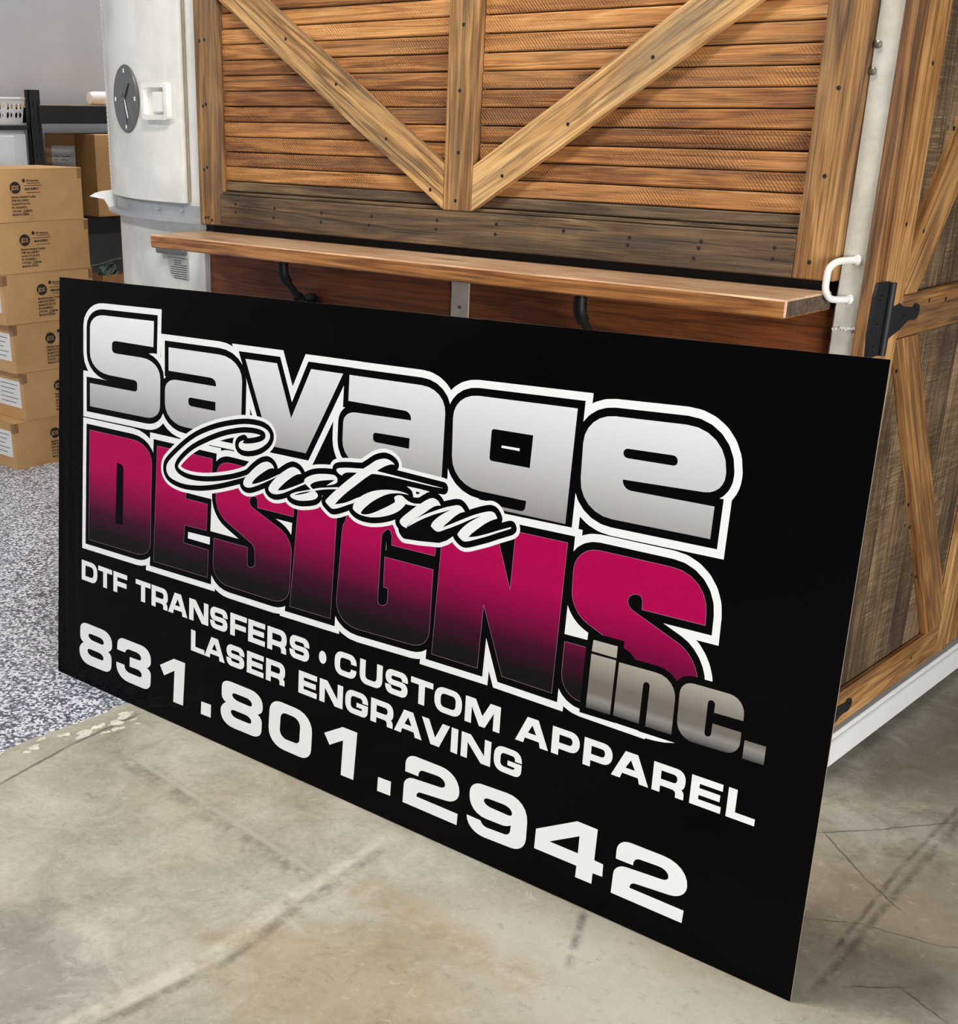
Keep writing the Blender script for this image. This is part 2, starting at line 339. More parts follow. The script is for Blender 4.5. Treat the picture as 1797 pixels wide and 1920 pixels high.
FLOOR_LINES = [
    # saw-cut joint, dragged dirt, old tape marks and cracks
    ((0.8, -1.62), (0.751, -1.387), 0.003, 0.004, (96, 88, 74), 0.8, 'j'),
    ((0.751, -1.387), (0.695, -1.129), 0.003, 0.004, (96, 88, 74), 0.8, 'j'),
    ((0.695, -1.129), (0.669, -0.862), 0.003, 0.004, (96, 88, 74), 0.8, 'j'),
    ((0.86, -1.07), (1.387, -1.108), 0.014, 0.035, (112, 104, 90), 0.6, 'd'),
    ((1.387, -1.108), (1.68, -1.135), 0.014, 0.035, (112, 104, 90), 0.6, 'd'),
    ((0.9, -1.05), (1.66, -1.115), 0.002, 0.012, (222, 217, 202), 0.4, 'd'),
    ((1.669, -0.854), (1.69, -1.25), 0.012, 0.018, (222, 216, 200), 0.6, 'd'),
    ((1.69, -1.25), (1.725, -1.5), 0.012, 0.018, (222, 216, 200), 0.6, 'd'),
    ((1.725, -1.5), (1.69, -1.86), 0.012, 0.018, (222, 216, 200), 0.6, 'd'),
    ((1.69, -0.9), (1.725, -1.25), 0.006, 0.016, (120, 112, 97), 0.7, 'd'),
    ((1.725, -1.25), (1.76, -1.5), 0.006, 0.016, (120, 112, 97), 0.7, 'd'),
    ((1.76, -1.5), (1.73, -1.86), 0.006, 0.016, (120, 112, 97), 0.7, 'd'),
    ((1.74, -1.085), (2.29, -1.1), 0.02, 0.06, (168, 146, 108), 0.6, 'd'),
    ((2.188, -0.8), (2.231, -0.885), 0.003, 0.012, (92, 86, 76), 0.75, 'd'),
    ((2.231, -0.885), (2.282, -0.994), 0.003, 0.012, (92, 86, 76), 0.75, 'd'),
    ((2.413, -0.118), (2.512, 0), 0.0012, 0.0022, (86, 78, 64), 0.8, 'j'),
    ((2.512, 0), (2.649, 0.185), 0.0012, 0.0022, (86, 78, 64), 0.8, 'j'),
    ((2.425, -0.099), (2.584, -0.232), 0.0012, 0.0022, (86, 78, 64), 0.8, 'j'),
    ((2.584, -0.232), (2.706, -0.311), 0.0012, 0.0022, (86, 78, 64), 0.8, 'j'),
    ((2.56, -0.487), (2.654, -0.424), 0.001, 0.002, (86, 78, 64), 0.75, 'j'),
    ((2.654, -0.424), (2.813, -0.383), 0.001, 0.002, (86, 78, 64), 0.75, 'j'),
    ((2.813, -0.383), (2.95, -0.3), 0.001, 0.002, (86, 78, 64), 0.75, 'j'),
    ((2.729, -0.66), (2.811, -0.585), 0.0012, 0.002, (86, 78, 64), 0.75, 'j'),
    ((2.811, -0.585), (2.922, -0.632), 0.0012, 0.002, (86, 78, 64), 0.75, 'j'),
    ((2.62, 0.4), (2.628, -0.124), 0.0022, 0.007, (92, 84, 70), 0.7, 'd'),
    ((2.628, -0.124), (2.66, -0.57), 0.0022, 0.007, (92, 84, 70), 0.7, 'd'),
    ((2.645, 0.4), (2.66, -0.11), 0.004, 0.01, (98, 90, 76), 0.7, 'd'),
    ((2.66, -0.11), (2.69, -0.72), 0.004, 0.01, (98, 90, 76), 0.7, 'd'),
]
def epoxy():
    t = NT('epoxy_flake'); tc = t.n('ShaderNodeTexCoord').outputs['Object']
    vr = t.n('ShaderNodeTexVoronoi', feature='F1'); t.l(tc, vr.inputs['Vector']); vr.inputs['Scale'].default_value = 120.0
    s = t.n('ShaderNodeSeparateColor'); t.l(vr.outputs['Color'], s.inputs[0])
    col = t.ramp(s.outputs[0], [(0.0, s2l((234, 237, 244))), (0.31, s2l((140, 146, 160))), (0.49, s2l((62, 70, 94))), (0.70, s2l((24, 28, 44))), (0.89, s2l((196, 202, 216)))], 'CONSTANT')
    f = t.noise(tc, 420.0, 2); col = t.mix(0.18, col, t.ramp(f, [(0.4, s2l((40, 44, 56))), (0.6, s2l((236, 238, 242)))]))
    t.bump(s.outputs[1], 0.25, 0.002); t.fin(col, 0.3, 0, 0.5)
epoxy()
# ---- sign print (flat, colour printed on the panel; the print runs along the panel height)
def uvy(t):
    u = t.n('ShaderNodeUVMap', uv_map='art'); s = t.n('ShaderNodeSeparateXYZ'); t.l(u.outputs[0], s.inputs[0]); return t.math('MULTIPLY', s.outputs[1], 1219.2), s.outputs[0]
def sign_mats():
    t = NT('sign_black'); v = t.objvec(False); t.fin(t.ramp(t.noise(v, 3.0, 3), [(0.3, (0.0014, 0.0014, 0.0017, 1)), (0.7, (0.0020, 0.0020, 0.0022, 1))]), 0.1, 0, 0.05)
    t = NT('sign_white'); v = t.objvec(False); t.fin(t.ramp(t.noise(v, 2.0, 2), [(0.3, s2l((230, 230, 231))), (0.7, s2l((235, 235, 235)))]), 0.4, 0, 0.2)
    t = NT('sign_silver'); y, x = uvy(t); f = t.maprange(y, 830, 1130)
    t.fin(t.ramp(f, [(0.0, s2l((138, 136, 136))), (0.11, s2l((158, 156, 156))), (0.42, s2l((196, 195, 196))), (0.7, s2l((217, 217, 219))), (1.0, s2l((232, 232, 234)))]), 0.35, 0, 0.35)
    t = NT('sign_magenta'); y, x = uvy(t); f = t.maprange(y, 464, 797)
    t.fin(t.ramp(f, [(0.0, s2l((13, 12, 15))), (0.10, s2l((17, 12, 18))), (0.28, s2l((62, 6, 38))), (0.52, s2l((138, 0, 66))), (0.68, s2l((168, 0, 76))), (1.0, s2l((170, 0, 74)))]), 0.4, 0, 0.12)
    t = NT('sign_grey'); y, x = uvy(t); f = t.maprange(y, 459, 609)
    t.fin(t.ramp(f, [(0.0, s2l((58, 57, 58))), (0.08, s2l((112, 110, 108))), (0.16, s2l((138, 134, 129))), (0.24, s2l((112, 106, 99))), (0.42, s2l((112, 105, 96))), (0.78, s2l((160, 155, 144))), (1.0, s2l((172, 167, 157)))]), 0.4, 0, 0.2)
    t = NT('sign_hair'); t.fin(s2l((150, 120, 136)), 0.4)
sign_mats()
def edge_mat():
    t = NT('sign_edge'); v = t.objvec(False); t.fin(t.ramp(t.noise(v, 8.0, 2), [(0.3, s2l((150, 138, 124))), (0.7, s2l((172, 160, 146)))]), 0.4, 0.3)
edge_mat()
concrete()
# ---------------------------------------------------------------- room
XL, XR, YF, YB = -3.12, 8.0, -7.5, 6.5
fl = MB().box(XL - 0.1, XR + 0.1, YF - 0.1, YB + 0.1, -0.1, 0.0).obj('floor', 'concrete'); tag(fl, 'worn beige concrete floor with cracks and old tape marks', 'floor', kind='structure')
# speckled coating over the left part of the slab, with a ragged edge
EX = 0.587; ys = [YF + i * (YB - YF) / 700 for i in range(701)]
m = MB(); top = []
for y in ys: top.append(EX + random.uniform(-0.006, 0.006) + 0.004 * math.sin(y * 23))
for i, y in enumerate(ys): m.v += [(XL, y, 0.0015), (top[i], y, 0.0015), (top[i] + 0.001, y, -0.0005)]
for i in range(len(ys) - 1): m.f += [(3 * i, 3 * i + 1, 3 * i + 4, 3 * i + 3), (3 * i + 1, 3 * i + 2, 3 * i + 5, 3 * i + 4)]
m.obj('epoxy_coating', 'epoxy_flake', fl)
for (cx, cy, rx, ry) in ((0.648, -0.90, 0.02, 0.035), (0.672, -0.95, 0.016, 0.03), (0.655, -1.0, 0.018, 0.022), (0.664, -1.055, 0.022, 0.036), (0.63, -1.10, 0.012, 0.02), (0.706, -0.97, 0.013, 0.022), (0.70, -1.01, 0.009, 0.016), (0.636, -1.205, 0.013, 0.022), (0.645, -1.235, 0.008, 0.014), (0.60, -1.30, 0.007, 0.03), (0.605, -1.16, 0.008, 0.02), (0.72, -0.91, 0.006, 0.008), (0.69, -0.90, 0.006, 0.012)):
    pl = []; N = 48; ph = [random.uniform(0, 6.28) for _ in range(6)]
    for k in range(N):
        a = 2 * math.pi * k / N; r = 0.85 + sum(0.16 / (q * 0.6 + 0.6) * math.sin((q + 2) * a + ph[q]) for q in range(6)); pl.append((cx + rx * r * math.cos(a), cy + ry * r * math.sin(a)))
    m = MB(); m.v = [(cx, cy, 0.0012)] + [(x, y, 0.0009) for x, y in pl]; m.f = [(0, 1 + k, 1 + (k + 1) % N) for k in range(N)]
    m.obj('paint_splash', 'splash_cream', fl)
def wall(name, x0, x1, y0, y1, label):
    o = MB().box(x0, x1, y0, y1, 0, CEIL).obj(name, 'wall_grey'); tag(o, label, 'wall', kind='structure')
wp = NT('window_day'); we = wp.n('ShaderNodeEmission'); we.inputs[0].default_value = (0.8, 0.88, 1.0, 1); we.inputs[1].default_value = 2.2; wp.l(we.outputs[0], wp.out.inputs[0])
wn = MB().box(XL, XL + 0.03, -7.22, -7.16, 0.85, 2.35).box(XL, XL + 0.03, -6.66, -6.60, 0.85, 2.35).box(XL, XL + 0.03, -7.16, -6.66, 2.29, 2.35).box(XL, XL + 0.03, -7.16, -6.66, 0.85, 0.91).obj('window_1', 'lamp_white'); tag(wn, 'narrow daylit window in the left wall', 'window', kind='structure')
MB().box(XL + 0.004, XL + 0.01, -7.16, -6.66, 0.91, 2.29).obj('pane', 'window_day', wn)
wall('wall_left', XL - 0.1, XL, YF - 0.1, YB + 0.1, 'grey painted wall behind the black storage rack')
wall('wall_back', XL, XR, YB, YB + 0.1, 'grey painted wall behind the food truck')
wall('wall_front', XL, XR, YF - 0.1, YF, 'grey painted wall behind the camera')
wf = MB().box(XR, XR + 0.1, YF, DO[0], 0, CEIL).box(XR, XR + 0.1, DO[1], YB, 0, CEIL).box(XR, XR + 0.1, DO[0], DO[1], DO[2], CEIL).obj('wall_right', 'wall_grey'); tag(wf, 'grey painted wall with an open loading door', 'wall', kind='structure')
dm = MB(); dm.box(XR - 0.06, XR + 0.02, DO[0] - 0.08, DO[0], 0, DO[2]).box(XR - 0.06, XR + 0.02, DO[1], DO[1] + 0.08, 0, DO[2]).tube([(XR - 0.22, DO[0] - 0.1, DO[2] + 0.24), (XR - 0.22, DO[1] + 0.1, DO[2] + 0.24)], 0.2, 20)
dd = dm.obj('door_1', 'steel_bolt'); tag(dd, 'rolled-up steel loading door in the right wall', 'door', kind='structure')
c = MB().box(XL - 0.1, XR + 0.1, YF - 0.1, YB + 0.1, CEIL, CEIL + 0.1).obj('ceiling', 'ceiling_white'); tag(c, 'plain white ceiling of the hall', 'ceiling', kind='structure')
for i, (x, y, r, ln, wdt, st) in enumerate(LAMPS):
    if st <= 0: continue
    nm = 'lamp_glow_%d' % i; t = NT(nm); em = t.n('ShaderNodeEmission'); em.inputs[0].default_value = (1.0, 0.965, 0.915, 1); em.inputs[1].default_value = st; t.l(em.outputs[0], t.out.inputs[0])
    e = empty('ceiling_light', (x, y, CEIL - 0.08), ['flat ceiling light right above the black sign', 'flat ceiling light in front of the truck', 'flat ceiling light beside the truck door', 'added fill light for the boxes in front of the left wall', 'flat ceiling light above the storage rack', 'flat ceiling light nearest the front wall'][i], 'light', 'flat ceiling lights')
    W = Matrix.Translation((x, y, CEIL - 0.08)) @ Matrix.Rotation(r, 4, 'Z')
    a = MB().box(-ln / 2 - 0.02, ln / 2 + 0.02, -wdt / 2 - 0.02, wdt / 2 + 0.02, 0.0, 0.08, 0.004).mesh('housing', 'lamp_white'); link(bpy.data.objects.new('housing', a), e, W)
    a = MB().box(-ln / 2, ln / 2, -wdt / 2, wdt / 2, -0.012, 0.001, 0.002).mesh('diffuser', nm); link(bpy.data.objects.new('diffuser', a), e, W)
# ---------------------------------------------------------------- food truck
TR = empty('food_truck', (0.7, 0.9, 0), 'white food truck clad in reclaimed wood with a rounded white corner', 'truck')
Y0 = 0.05; XS = -0.169; RR = 1.0; TOPZ = 2.45
def arc(off=0.0, a0=0.0, a1=90.0, n=24):
    return [(XS - (RR + off) * math.sin(math.radians(a0 + (a1 - a0) * i / n)), Y0 + RR - (RR + off) * math.cos(math.radians(a0 + (a1 - a0) * i / n))) for i in range(n + 1)]
def sheet(path, z0, z1, thick):
    """vertical sheet that follows a plan path (outer face), given thickness inwards"""
    m = MB(); n = len(path); ins = []
    for i, p in enumerate(path):
        a = Vector(path[max(i - 1, 0)]); b = Vector(path[min(i + 1, n - 1)]); d = (b - a).normalized(); ins.append((p[0] + d.y * thick, p[1] - d.x * thick))
    for (x, y) in path: m.v += [(x, y, z0), (x, y, z1)]
    for (x, y) in ins: m.v += [(x, y, z0), (x, y, z1)]
    k = 2 * n
    for i in range(n - 1):
        m.f += [(2 * i, 2 * i + 2, 2 * i + 3, 2 * i + 1), (k + 2 * i, k + 2 * i + 1, k + 2 * i + 3, k + 2 * i + 2), (2 * i + 1, 2 * i + 3, k + 2 * i + 3, k + 2 * i + 1), (2 * i, k + 2 * i, k + 2 * i + 2, 2 * i + 2)]
    m.f += [(0, 1, k + 1, k), (2 * n - 2, k + 2 * n - 2, k + 2 * n - 1, 2 * n - 1)]
    return m
full = [(0.0, Y0), (-0.06, Y0), (-0.12, Y0)] + arc() + [(XS - RR, 1.2), (XS - RR, 2.6)]
sheet(full, 1.325, TOPZ, 0.03).obj('upper_body', 'body_white', TR, smooth=True)
sheet([(-0.062, Y0)] + full[2:], 0.06, 1.325, 0.03).obj('lower_body', 'body_white', TR, smooth=True)
MB().box(-0.02, 2.2, Y0 + 0.03, 2.6, 0.03, TOPZ - 0.02).obj('inner_shell', 'dark_back', TR)
MB().box(XS - RR, 2.25, Y0, 2.6, TOPZ - 0.02, TOPZ + 0.03).obj('roof', 'body_white', TR)
wbox('trim_strip', -0.054, -0.022, 0.035, 0.075, 0.08, 1.268, 'body_white', TR, 0.002, 2)
# curved door in the rounded corner
dpath = [(-0.112, Y0 - 0.024), (-0.14, Y0 - 0.024)] + arc(0.024, 0, 36, 16)
dp = sheet(dpath, 1.356, 2.3, 0.022).obj('corner_door', 'body_white', TR, smooth=True); dp['label'] = 'white curved door with a recessed latch'
wbox('door_gasket', -0.1118, -0.099, Y0 - 0.007, Y0 + 0.002, 1.36, 2.3, 'gasket_beige', dp, 0.002, 2)
m = MB()
for k in range(60):
    z = 1.36 + k * 0.0155; a = math.radians(37.3); x = XS - (RR + 0.022) * math.sin(a); y = Y0 + RR - (RR + 0.022) * math.cos(a); m.tube([(x, y, z), (x, y, z + 0.0138)], 0.007, 8)
m.obj('piano_hinge', 'body_white', dp, smooth=True)
# latch: frame, recess, paddle
def rrect(x0, x1, z0, z1, r, n=5):
    out = []
    for cx, cz, a0 in ((x1 - r, z1 - r, 0), (x0 + r, z1 - r, 90), (x0 + r, z0 + r, 180), (x1 - r, z0 + r, 270)):
        for k in range(n + 1):
            a = math.radians(a0 + 90 * k / n); out.append((cx + r * math.cos(a), cz + r * math.sin(a)))
    return out
LX0, LX1, LZ0, LZ1 = -0.073, 0.073, 1.617, 1.733; LY = 0.0
LW = Matrix.Translation((XS - 1.043 * math.sin(math.radians(3.3)), Y0 + RR - 1.043 * math.cos(math.radians(3.3)), 0)) @ Matrix.Rotation(math.radians(-3.3), 4, 'Z')
o1 = rrect(LX0, LX1, LZ0, LZ1, 0.014); o2 = rrect(LX0 + 0.016, LX1 - 0.016, LZ0 + 0.016, LZ1 - 0.016, 0.008); n = len(o1)
m = MB(); m.v = [(x, LY + 0.022, z) for x, z in o1] + [(x, LY, z) for x, z in o1] + [(x, LY, z) for x, z in o2] + [(x, LY + 0.0185, z) for x, z in o2]
for q in range(3):
    for k in range(n): m.f.append((q * n + k, q * n + (k + 1) % n, (q + 1) * n + (k + 1) % n, (q + 1) * n + k))
m.f.append(tuple(3 * n + k for k in range(n)))
link(bpy.data.objects.new('latch_frame', m.mesh('latch_frame', 'body_white')), dp, LW)
link(bpy.data.objects.new('latch_paddle', MB().box(LX0 + 0.056, LX1 - 0.017, LY + 0.006, LY + 0.0182, LZ0 + 0.022, LZ1 - 0.028, 0.004).mesh('latch_paddle', 'body_white')), dp, LW)
# drip rail round the corner
dr = [(0.0, Y0), (-0.1, Y0)] + arc(0, 0, 90, 24)
def off(path, d):
    out = []
    for i, p in enumerate(path):
        a = Vector(path[max(i - 1, 0)]); b = Vector(path[min(i + 1, len(path) - 1)]); t = (b - a).normalized(); out.append((p[0] - t.y * d, p[1] + t.x * d))
    return out
p0, p1 = off(dr, 0.008), off(dr, 0.042); m = MB(); n = len(dr)
prof = [(p0, 1.348), (p0, 1.309), (p1, 1.303), (p1, 1.294), (off(dr, 0.0), 1.294)]
for pp, z in prof: m.v += [(x, y, z) for x, y in pp]
for q in range(len(prof) - 1):
    for i in range(n - 1): m.f.append((q * n + i, q * n + i + 1, (q + 1) * n + i + 1, (q + 1) * n + i))
dro = m.obj('drip_rail', 'rail_metal', TR, smooth=True)
for x in (-0.02, -0.14, -0.27):
    MB().tube([(x, Y0 - 0.002, 1.33), (x, Y0 - 0.018, 1.33)], 0.006, 8).obj('rail_bolt', 'rail_metal', dro)
a = math.radians(20); MB().tube([(XS - 1.0 * math.sin(a), Y0 + 1.0 - 1.0 * math.cos(a), 1.33), (XS - 1.018 * math.sin(a), Y0 + 1.0 - 1.018 * math.cos(a), 1.33)], 0.006, 8).obj('rail_bolt', 'rail_metal', dro)
# notice pasted on the lower body and its grey clip
nb = MB(); nb.v = [(-0.241, Y0 - 0.0012, 1.172), (-0.127, Y0 - 0.0012, 1.172), (-0.127, Y0 - 0.0012, 1.094), (-0.15, Y0 - 0.0012, 1.097), (-0.19, Y0 - 0.0012, 1.101), (-0.222, Y0 - 0.0012, 1.105), (-0.234, Y0 - 0.0012, 1.122)]; nb.f = [tuple(range(7))]
nt = nb.obj('notice', 'label_grey', TR); nt['label'] = 'torn grey printed notice'
m = MB()
for k in range(9):
    z = 1.163 - k * 0.0075; x0 = -0.205 if k < 3 else -0.222 + (0.012 if k > 6 else 0); x1 = -0.165 if k < 2 else -0.136
    m.add([(x0, Y0 - 0.002, z), (x1, Y0 - 0.002, z - 0.001), (x1, Y0 - 0.002, z - 0.003), (x0, Y0 - 0.002, z - 0.002)], [(0, 1, 2, 3)])
m.obj('notice_text', 'print_dark', nt)
MB().box(-0.285, -0.132, Y0 - 0.02, Y0, 1.182, 1.2, 0.004).obj('notice_clip', 'clock_rim', nt)
# ---- hatch
HT = MB().box(0.01, 2.19, 0.05, 0.075, 1.30, 2.4).obj('hatch', 'dark_back', TR); HT['label'] = 'closed wooden serving hatch with crossed braces'
ZB, ZR = 1.2968, 1.3923
def hb(name, x0, x1, y0, y1, z0, z1, mat, axis, ch=0.003): return wbox(name, x0, x1, y0, y1, z0, z1, mat, HT, ch, axis)
hb('post', 0.0, 0.103, 0.0, 0.05, ZB, 2.35, 'frame_wood', 2)
hb('post', 2.1, 2.2, 0.0, 0.05, ZB, 2.35, 'frame_wood', 2)
hb('post', 1.0486, 1.1484, 0.0, 0.05, ZR + 0.001, 2.35, 'frame_wood', 2)
hb('bottom_rail', 0.104, 2.099, 0.0, 0.05, ZB, ZR, 'rail_wood', 0)
hb('top_rail', 0.104, 2.099, 0.0, 0.05, 2.26, 2.35, 'rail_wood', 0)
hb('sill_strip', 0.104, 2.099, 0.012, 0.05, ZR + 0.0008, ZR + 0.010, 'rail_wood', 0, 0.002)
k = 0; z = 1.4035
rows = [ZR + 0.011] + [1.435 + 0.0447 * i for i in range(19)]
for a, b in zip(rows[:-1], rows[1:]):
    for (x0, x1) in ((0.104, 1.0476), (1.1494, 2.099)):
        yy = 0.026 + random.uniform(-0.0015, 0.0015)
        o = hb('plank', x0, x1, yy, 0.05, a + 0.0015, b - 0.0012, 'rail_wood' if a < 1.42 else 'plank_wood', 0, 0.0032)
        o.rotation_mode = 'XYZ'; o.matrix_basis = o.matrix_basis @ Matrix.Rotation(random.uniform(-0.0011, 0.0011), 4, 'Y') @ Matrix.Rotation(math.radians(random.uniform(0.6, 2.2)), 4, 'X')
quadboard('brace', [(1.0476, 1.3965), (1.0476, 1.512), (0.108, 2.09), (0.108, 1.971)], 'y', 0.002, 0.024, 'brace_wood', HT, (-0.94, 0.577))
quadboard('brace', [(1.1494, 1.3965), (2.095, 1.974), (2.095, 2.09), (1.1494, 1.512)], 'y', 0.002, 0.024, 'brace_wood', HT, (0.945, 0.577))
nail = MB().tube([(0, 0.002, 0), (0, -0.0006, 0)], 0.0052, 8).mesh('nail', 'nail_dark')
def nails(par, pts, y=0.0, nrm='y'):
    for p in pts:
        W = Matrix.Translation((p[0], y, p[1])) if nrm == 'y' else Matrix.Translation((y, p[0], p[1])) @ Matrix.Rotation(math.radians(90), 4, 'Z')
        link(bpy.data.objects.new('nail', nail), par, W)
nails(HT, [(0.181, 1.368), (0.18, 1.343), (0.364, 1.364), (0.359, 1.335), (0.57, 1.334), (0.572, 1.361), (0.78, 1.362), (0.769, 1.337), (1.03, 1.365), (1.028, 1.34), (1.24, 1.366), (1.238, 1.34), (1.46, 1.362), (1.66, 1.358), (1.657, 1.34), (1.86, 1.362), (1.855, 1.346), (1.845, 1.322), (2.05, 1.36), (2.048, 1.335)])
nails(HT, [(0.028, 1.85), (0.052, 1.853), (0.036, 1.66), (0.05, 1.665), (0.03, 1.468), (0.046, 1.475), (0.03, 1.318), (0.043, 1.32), (0.062, 1.312), (1.10, 1.86), (1.095, 1.70), (1.098, 1.545), (1.094, 1.42), (2.15, 1.70), (2.146, 1.52), (2.138, 1.335)])
nails(HT, [(0.42, 1.845), (0.63, 1.72), (0.83, 1.575), (1.0, 1.445), (1.25, 1.49), (1.45, 1.62), (1.68, 1.77), (1.9, 1.9)], 0.002)
# ---- serving shelf and its pipe brackets
def shelf():
    m = MB(); c = (1.086, -0.0845, 1.2525)
    m.box(-1.1046, 1.1046, -0.114, 0.114, -0.0205, 0.0205, 0.004)
    o = m.obj('serving_shelf', 'shelf_wood', TR, c)
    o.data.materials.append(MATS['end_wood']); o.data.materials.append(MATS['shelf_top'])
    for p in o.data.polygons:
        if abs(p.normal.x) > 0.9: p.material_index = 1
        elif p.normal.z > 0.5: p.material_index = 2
    return o
SH = shelf()
def bracket(x):
    e = MB().tube([(x, -0.075, 1.232), (x, -0.075, 1.224)], 0.034, 16)
    o = e.obj('pipe_bracket', 'pipe_black', SH, smooth=True)
    MB().tube([(x, -0.075, 1.226), (x, -0.075, 1.196)], 0.0115, 12).tube([(x, -0.075, 1.212), (x, -0.075, 1.182), (x, -0.070, 1.168), (x, -0.056, 1.152)], [0.0165, 0.0175, 0.0175, 0.0165], 12).obj('elbow', 'pipe_black', o, smooth=True)
    MB().tube([(x, -0.064, 1.160), (x, 0.0, 1.094)], 0.0115, 12).obj('pipe', 'pipe_black', o, smooth=True)
    MB().tube([(x, -0.012, 1.106), (x, 0.01, 1.084), (x, 0.03, 1.076), (x, 0.045, 1.075)], 0.0165, 12).obj('elbow', 'pipe_black', o, smooth=True)
    MB().tube([(x, 0.042, 1.075), (x, 0.053, 1.075)], 0.036, 20).obj('flange', 'pipe_black', o, smooth=True)
bracket(0.478); bracket(1.578)
# ---- wooden skirt below the shelf
sk = MB().box(-0.02, 2.198, 0.075, 0.085, 0.08, 1.29).obj('skirt', 'dark_back', TR)
zb = [1.236, 1.062, 0.86, 0.66, 0.46, 0.26, 0.085]
for a, b in zip(zb[1:], zb[:-1]): wbox('skirt_board', -0.018, 2.197, 0.055, 0.0745, a + 0.004, b - 0.001, 'skirt_wood', sk, 0.004, 0)
st = wbox('metal_strip', 1.0515, 1.116, 0.049, 0.0545, 0.1, 1.236, 'post_white', sk, 0.001, 2)
for z in (1.127, 0.9, 0.6): MB().tube([(1.086, 0.049, z), (1.086, 0.0465, z)], 0.005, 10).obj('rivet', 'steel_bolt', sk)
# ---- white corner post, handle, bolts
wbox('corner_post', 2.2, 2.26, 0.028, 0.09, 0.07, TOPZ, 'post_white', TR, 0.004, 2)
for z, x in ((1.785, 2.212), (1.733, 2.209)):
    MB().tube([(x, 0.029, z), (x, 0.021, z), (x, 0.019, z)], [0.0085, 0.0078, 0.004], 12).obj('post_bolt', 'steel_bolt', TR, smooth=True)
hp = [(2.236, 0.03, 1.345), (2.226, 0.012, 1.345), (2.210, -0.016, 1.342), (2.200, -0.028, 1.328), (2.198, -0.030, 1.305), (2.199, -0.028, 1.280), (2.207, -0.016, 1.262), (2.222, 0.012, 1.259), (2.232, 0.03, 1.259)]
def smooth_path(P, n=5):
    P = [Vector(p) for p in P]; out = []
    for i in range(len(P) - 1):
        a, b, c_, d = P[max(i - 1, 0)], P[i], P[i + 1], P[min(i + 2, len(P) - 1)]
        for j in range(n):
            t = j / n; out.append(0.5 * ((2 * b) + (c_ - a) * t + (2 * a - 5 * b + 4 * c_ - d) * t * t + (3 * b - a - 3 * c_ + d) * t ** 3))
    return out + [P[-1]]
gh = MB().tube(smooth_path(hp), 0.0078, 12).obj('grab_handle', 'body_white', TR, smooth=True)
for (x, z) in ((2.236, 1.345), (2.232, 1.259)): MB().tube([(x, 0.029, z), (x - 0.003, 0.022, z)], [0.013, 0.009], 10).obj('weld', 'body_white', gh, smooth=True)
m = MB(); pp = []
for i in range(15): pp.append((2.203 + 0.054 * i / 14, 0.027 + random.uniform(-0.001, 0.001), 1.192 + random.uniform(-0.003, 0.003) + 0.004 * i / 14))
m.tube(pp, [random.uniform(0.0022, 0.0042) for _ in pp], 8).obj('weld_seam', 'body_white', TR, smooth=True)
# ---- side of the truck: corner board, plank door, base rail
wbox('corner_board', 2.2605, 2.29, 0.014, 0.0705, 0.12, TOPZ, 'door_wood', TR, 0.003, 2)
MB().box(2.2, 2.2595, 0.091, 2.6, 0.1, TOPZ).obj('side_wall', 'dark_back', TR)
DR = MB().box(2.2605, 2.266, 0.074, 1.0, 0.13, 2.35).obj('side_door', 'dark_back', TR); DR['label'] = 'rough plank door with a diagonal brace and black hinges'
DX0, DX1 = 2.2662, 2.2935
def db(name, y0, y1, z0, z1, mat, axis): return wbox(name, DX0, DX1, y0, y1, z0, z1, mat, DR, 0.003, axis)
ps = [0.076, 0.205, 0.325, 0.43, 0.545, 0.665, 0.78, 0.9, 0.997]
for a, b in zip(ps[:-1], ps[1:]): wbox('plank', DX0, DX0 + 0.008, a + 0.001, b - 0.001, 0.135, 2.33, 'rough_wood', DR, 0.0018, 2)
DX0 = 2.2745
db('stile', 0.0735, 0.186, 0.135, 2.33, 'door_wood', 2); db('stile', 0.905, 0.995, 0.135, 2.33, 'door_wood', 2)
db('rail', 0.1865, 0.9045, 1.159, 1.261, 'door_wood', 1); db('rail', 0.1865, 0.9045, 0.135, 0.237, 'door_wood', 1); db('rail', 0.1865, 0.9045, 2.24, 2.33, 'door_wood', 1)
quadboard('brace', [(0.1865, 1.158), (0.318, 1.158), (0.9045, 0.30), (0.9045, 0.238), (0.79, 0.238)], 'x', DX0, DX1, 'door_wood', DR, (0.6, -0.9))
quadboard('brace', [(0.1865, 1.262), (0.262, 1.262), (0.9045, 2.18), (0.9045, 2.239), (0.80, 2.239), (0.1865, 1.375)], 'x', DX0, DX1, 'door_wood', DR, (0.6, 0.9))
nails(DR, [(0.13, 1.42), (0.24, 1.40), (0.35, 1.235), (0.46, 1.228), (0.22, 1.08), (0.46, 0.70), (0.5, 0.63), (0.62, 0.46), (0.7, 0.19), (0.32, 1.62), (0.13, 1.75), (0.12, 1.95)], DX1, 'x')
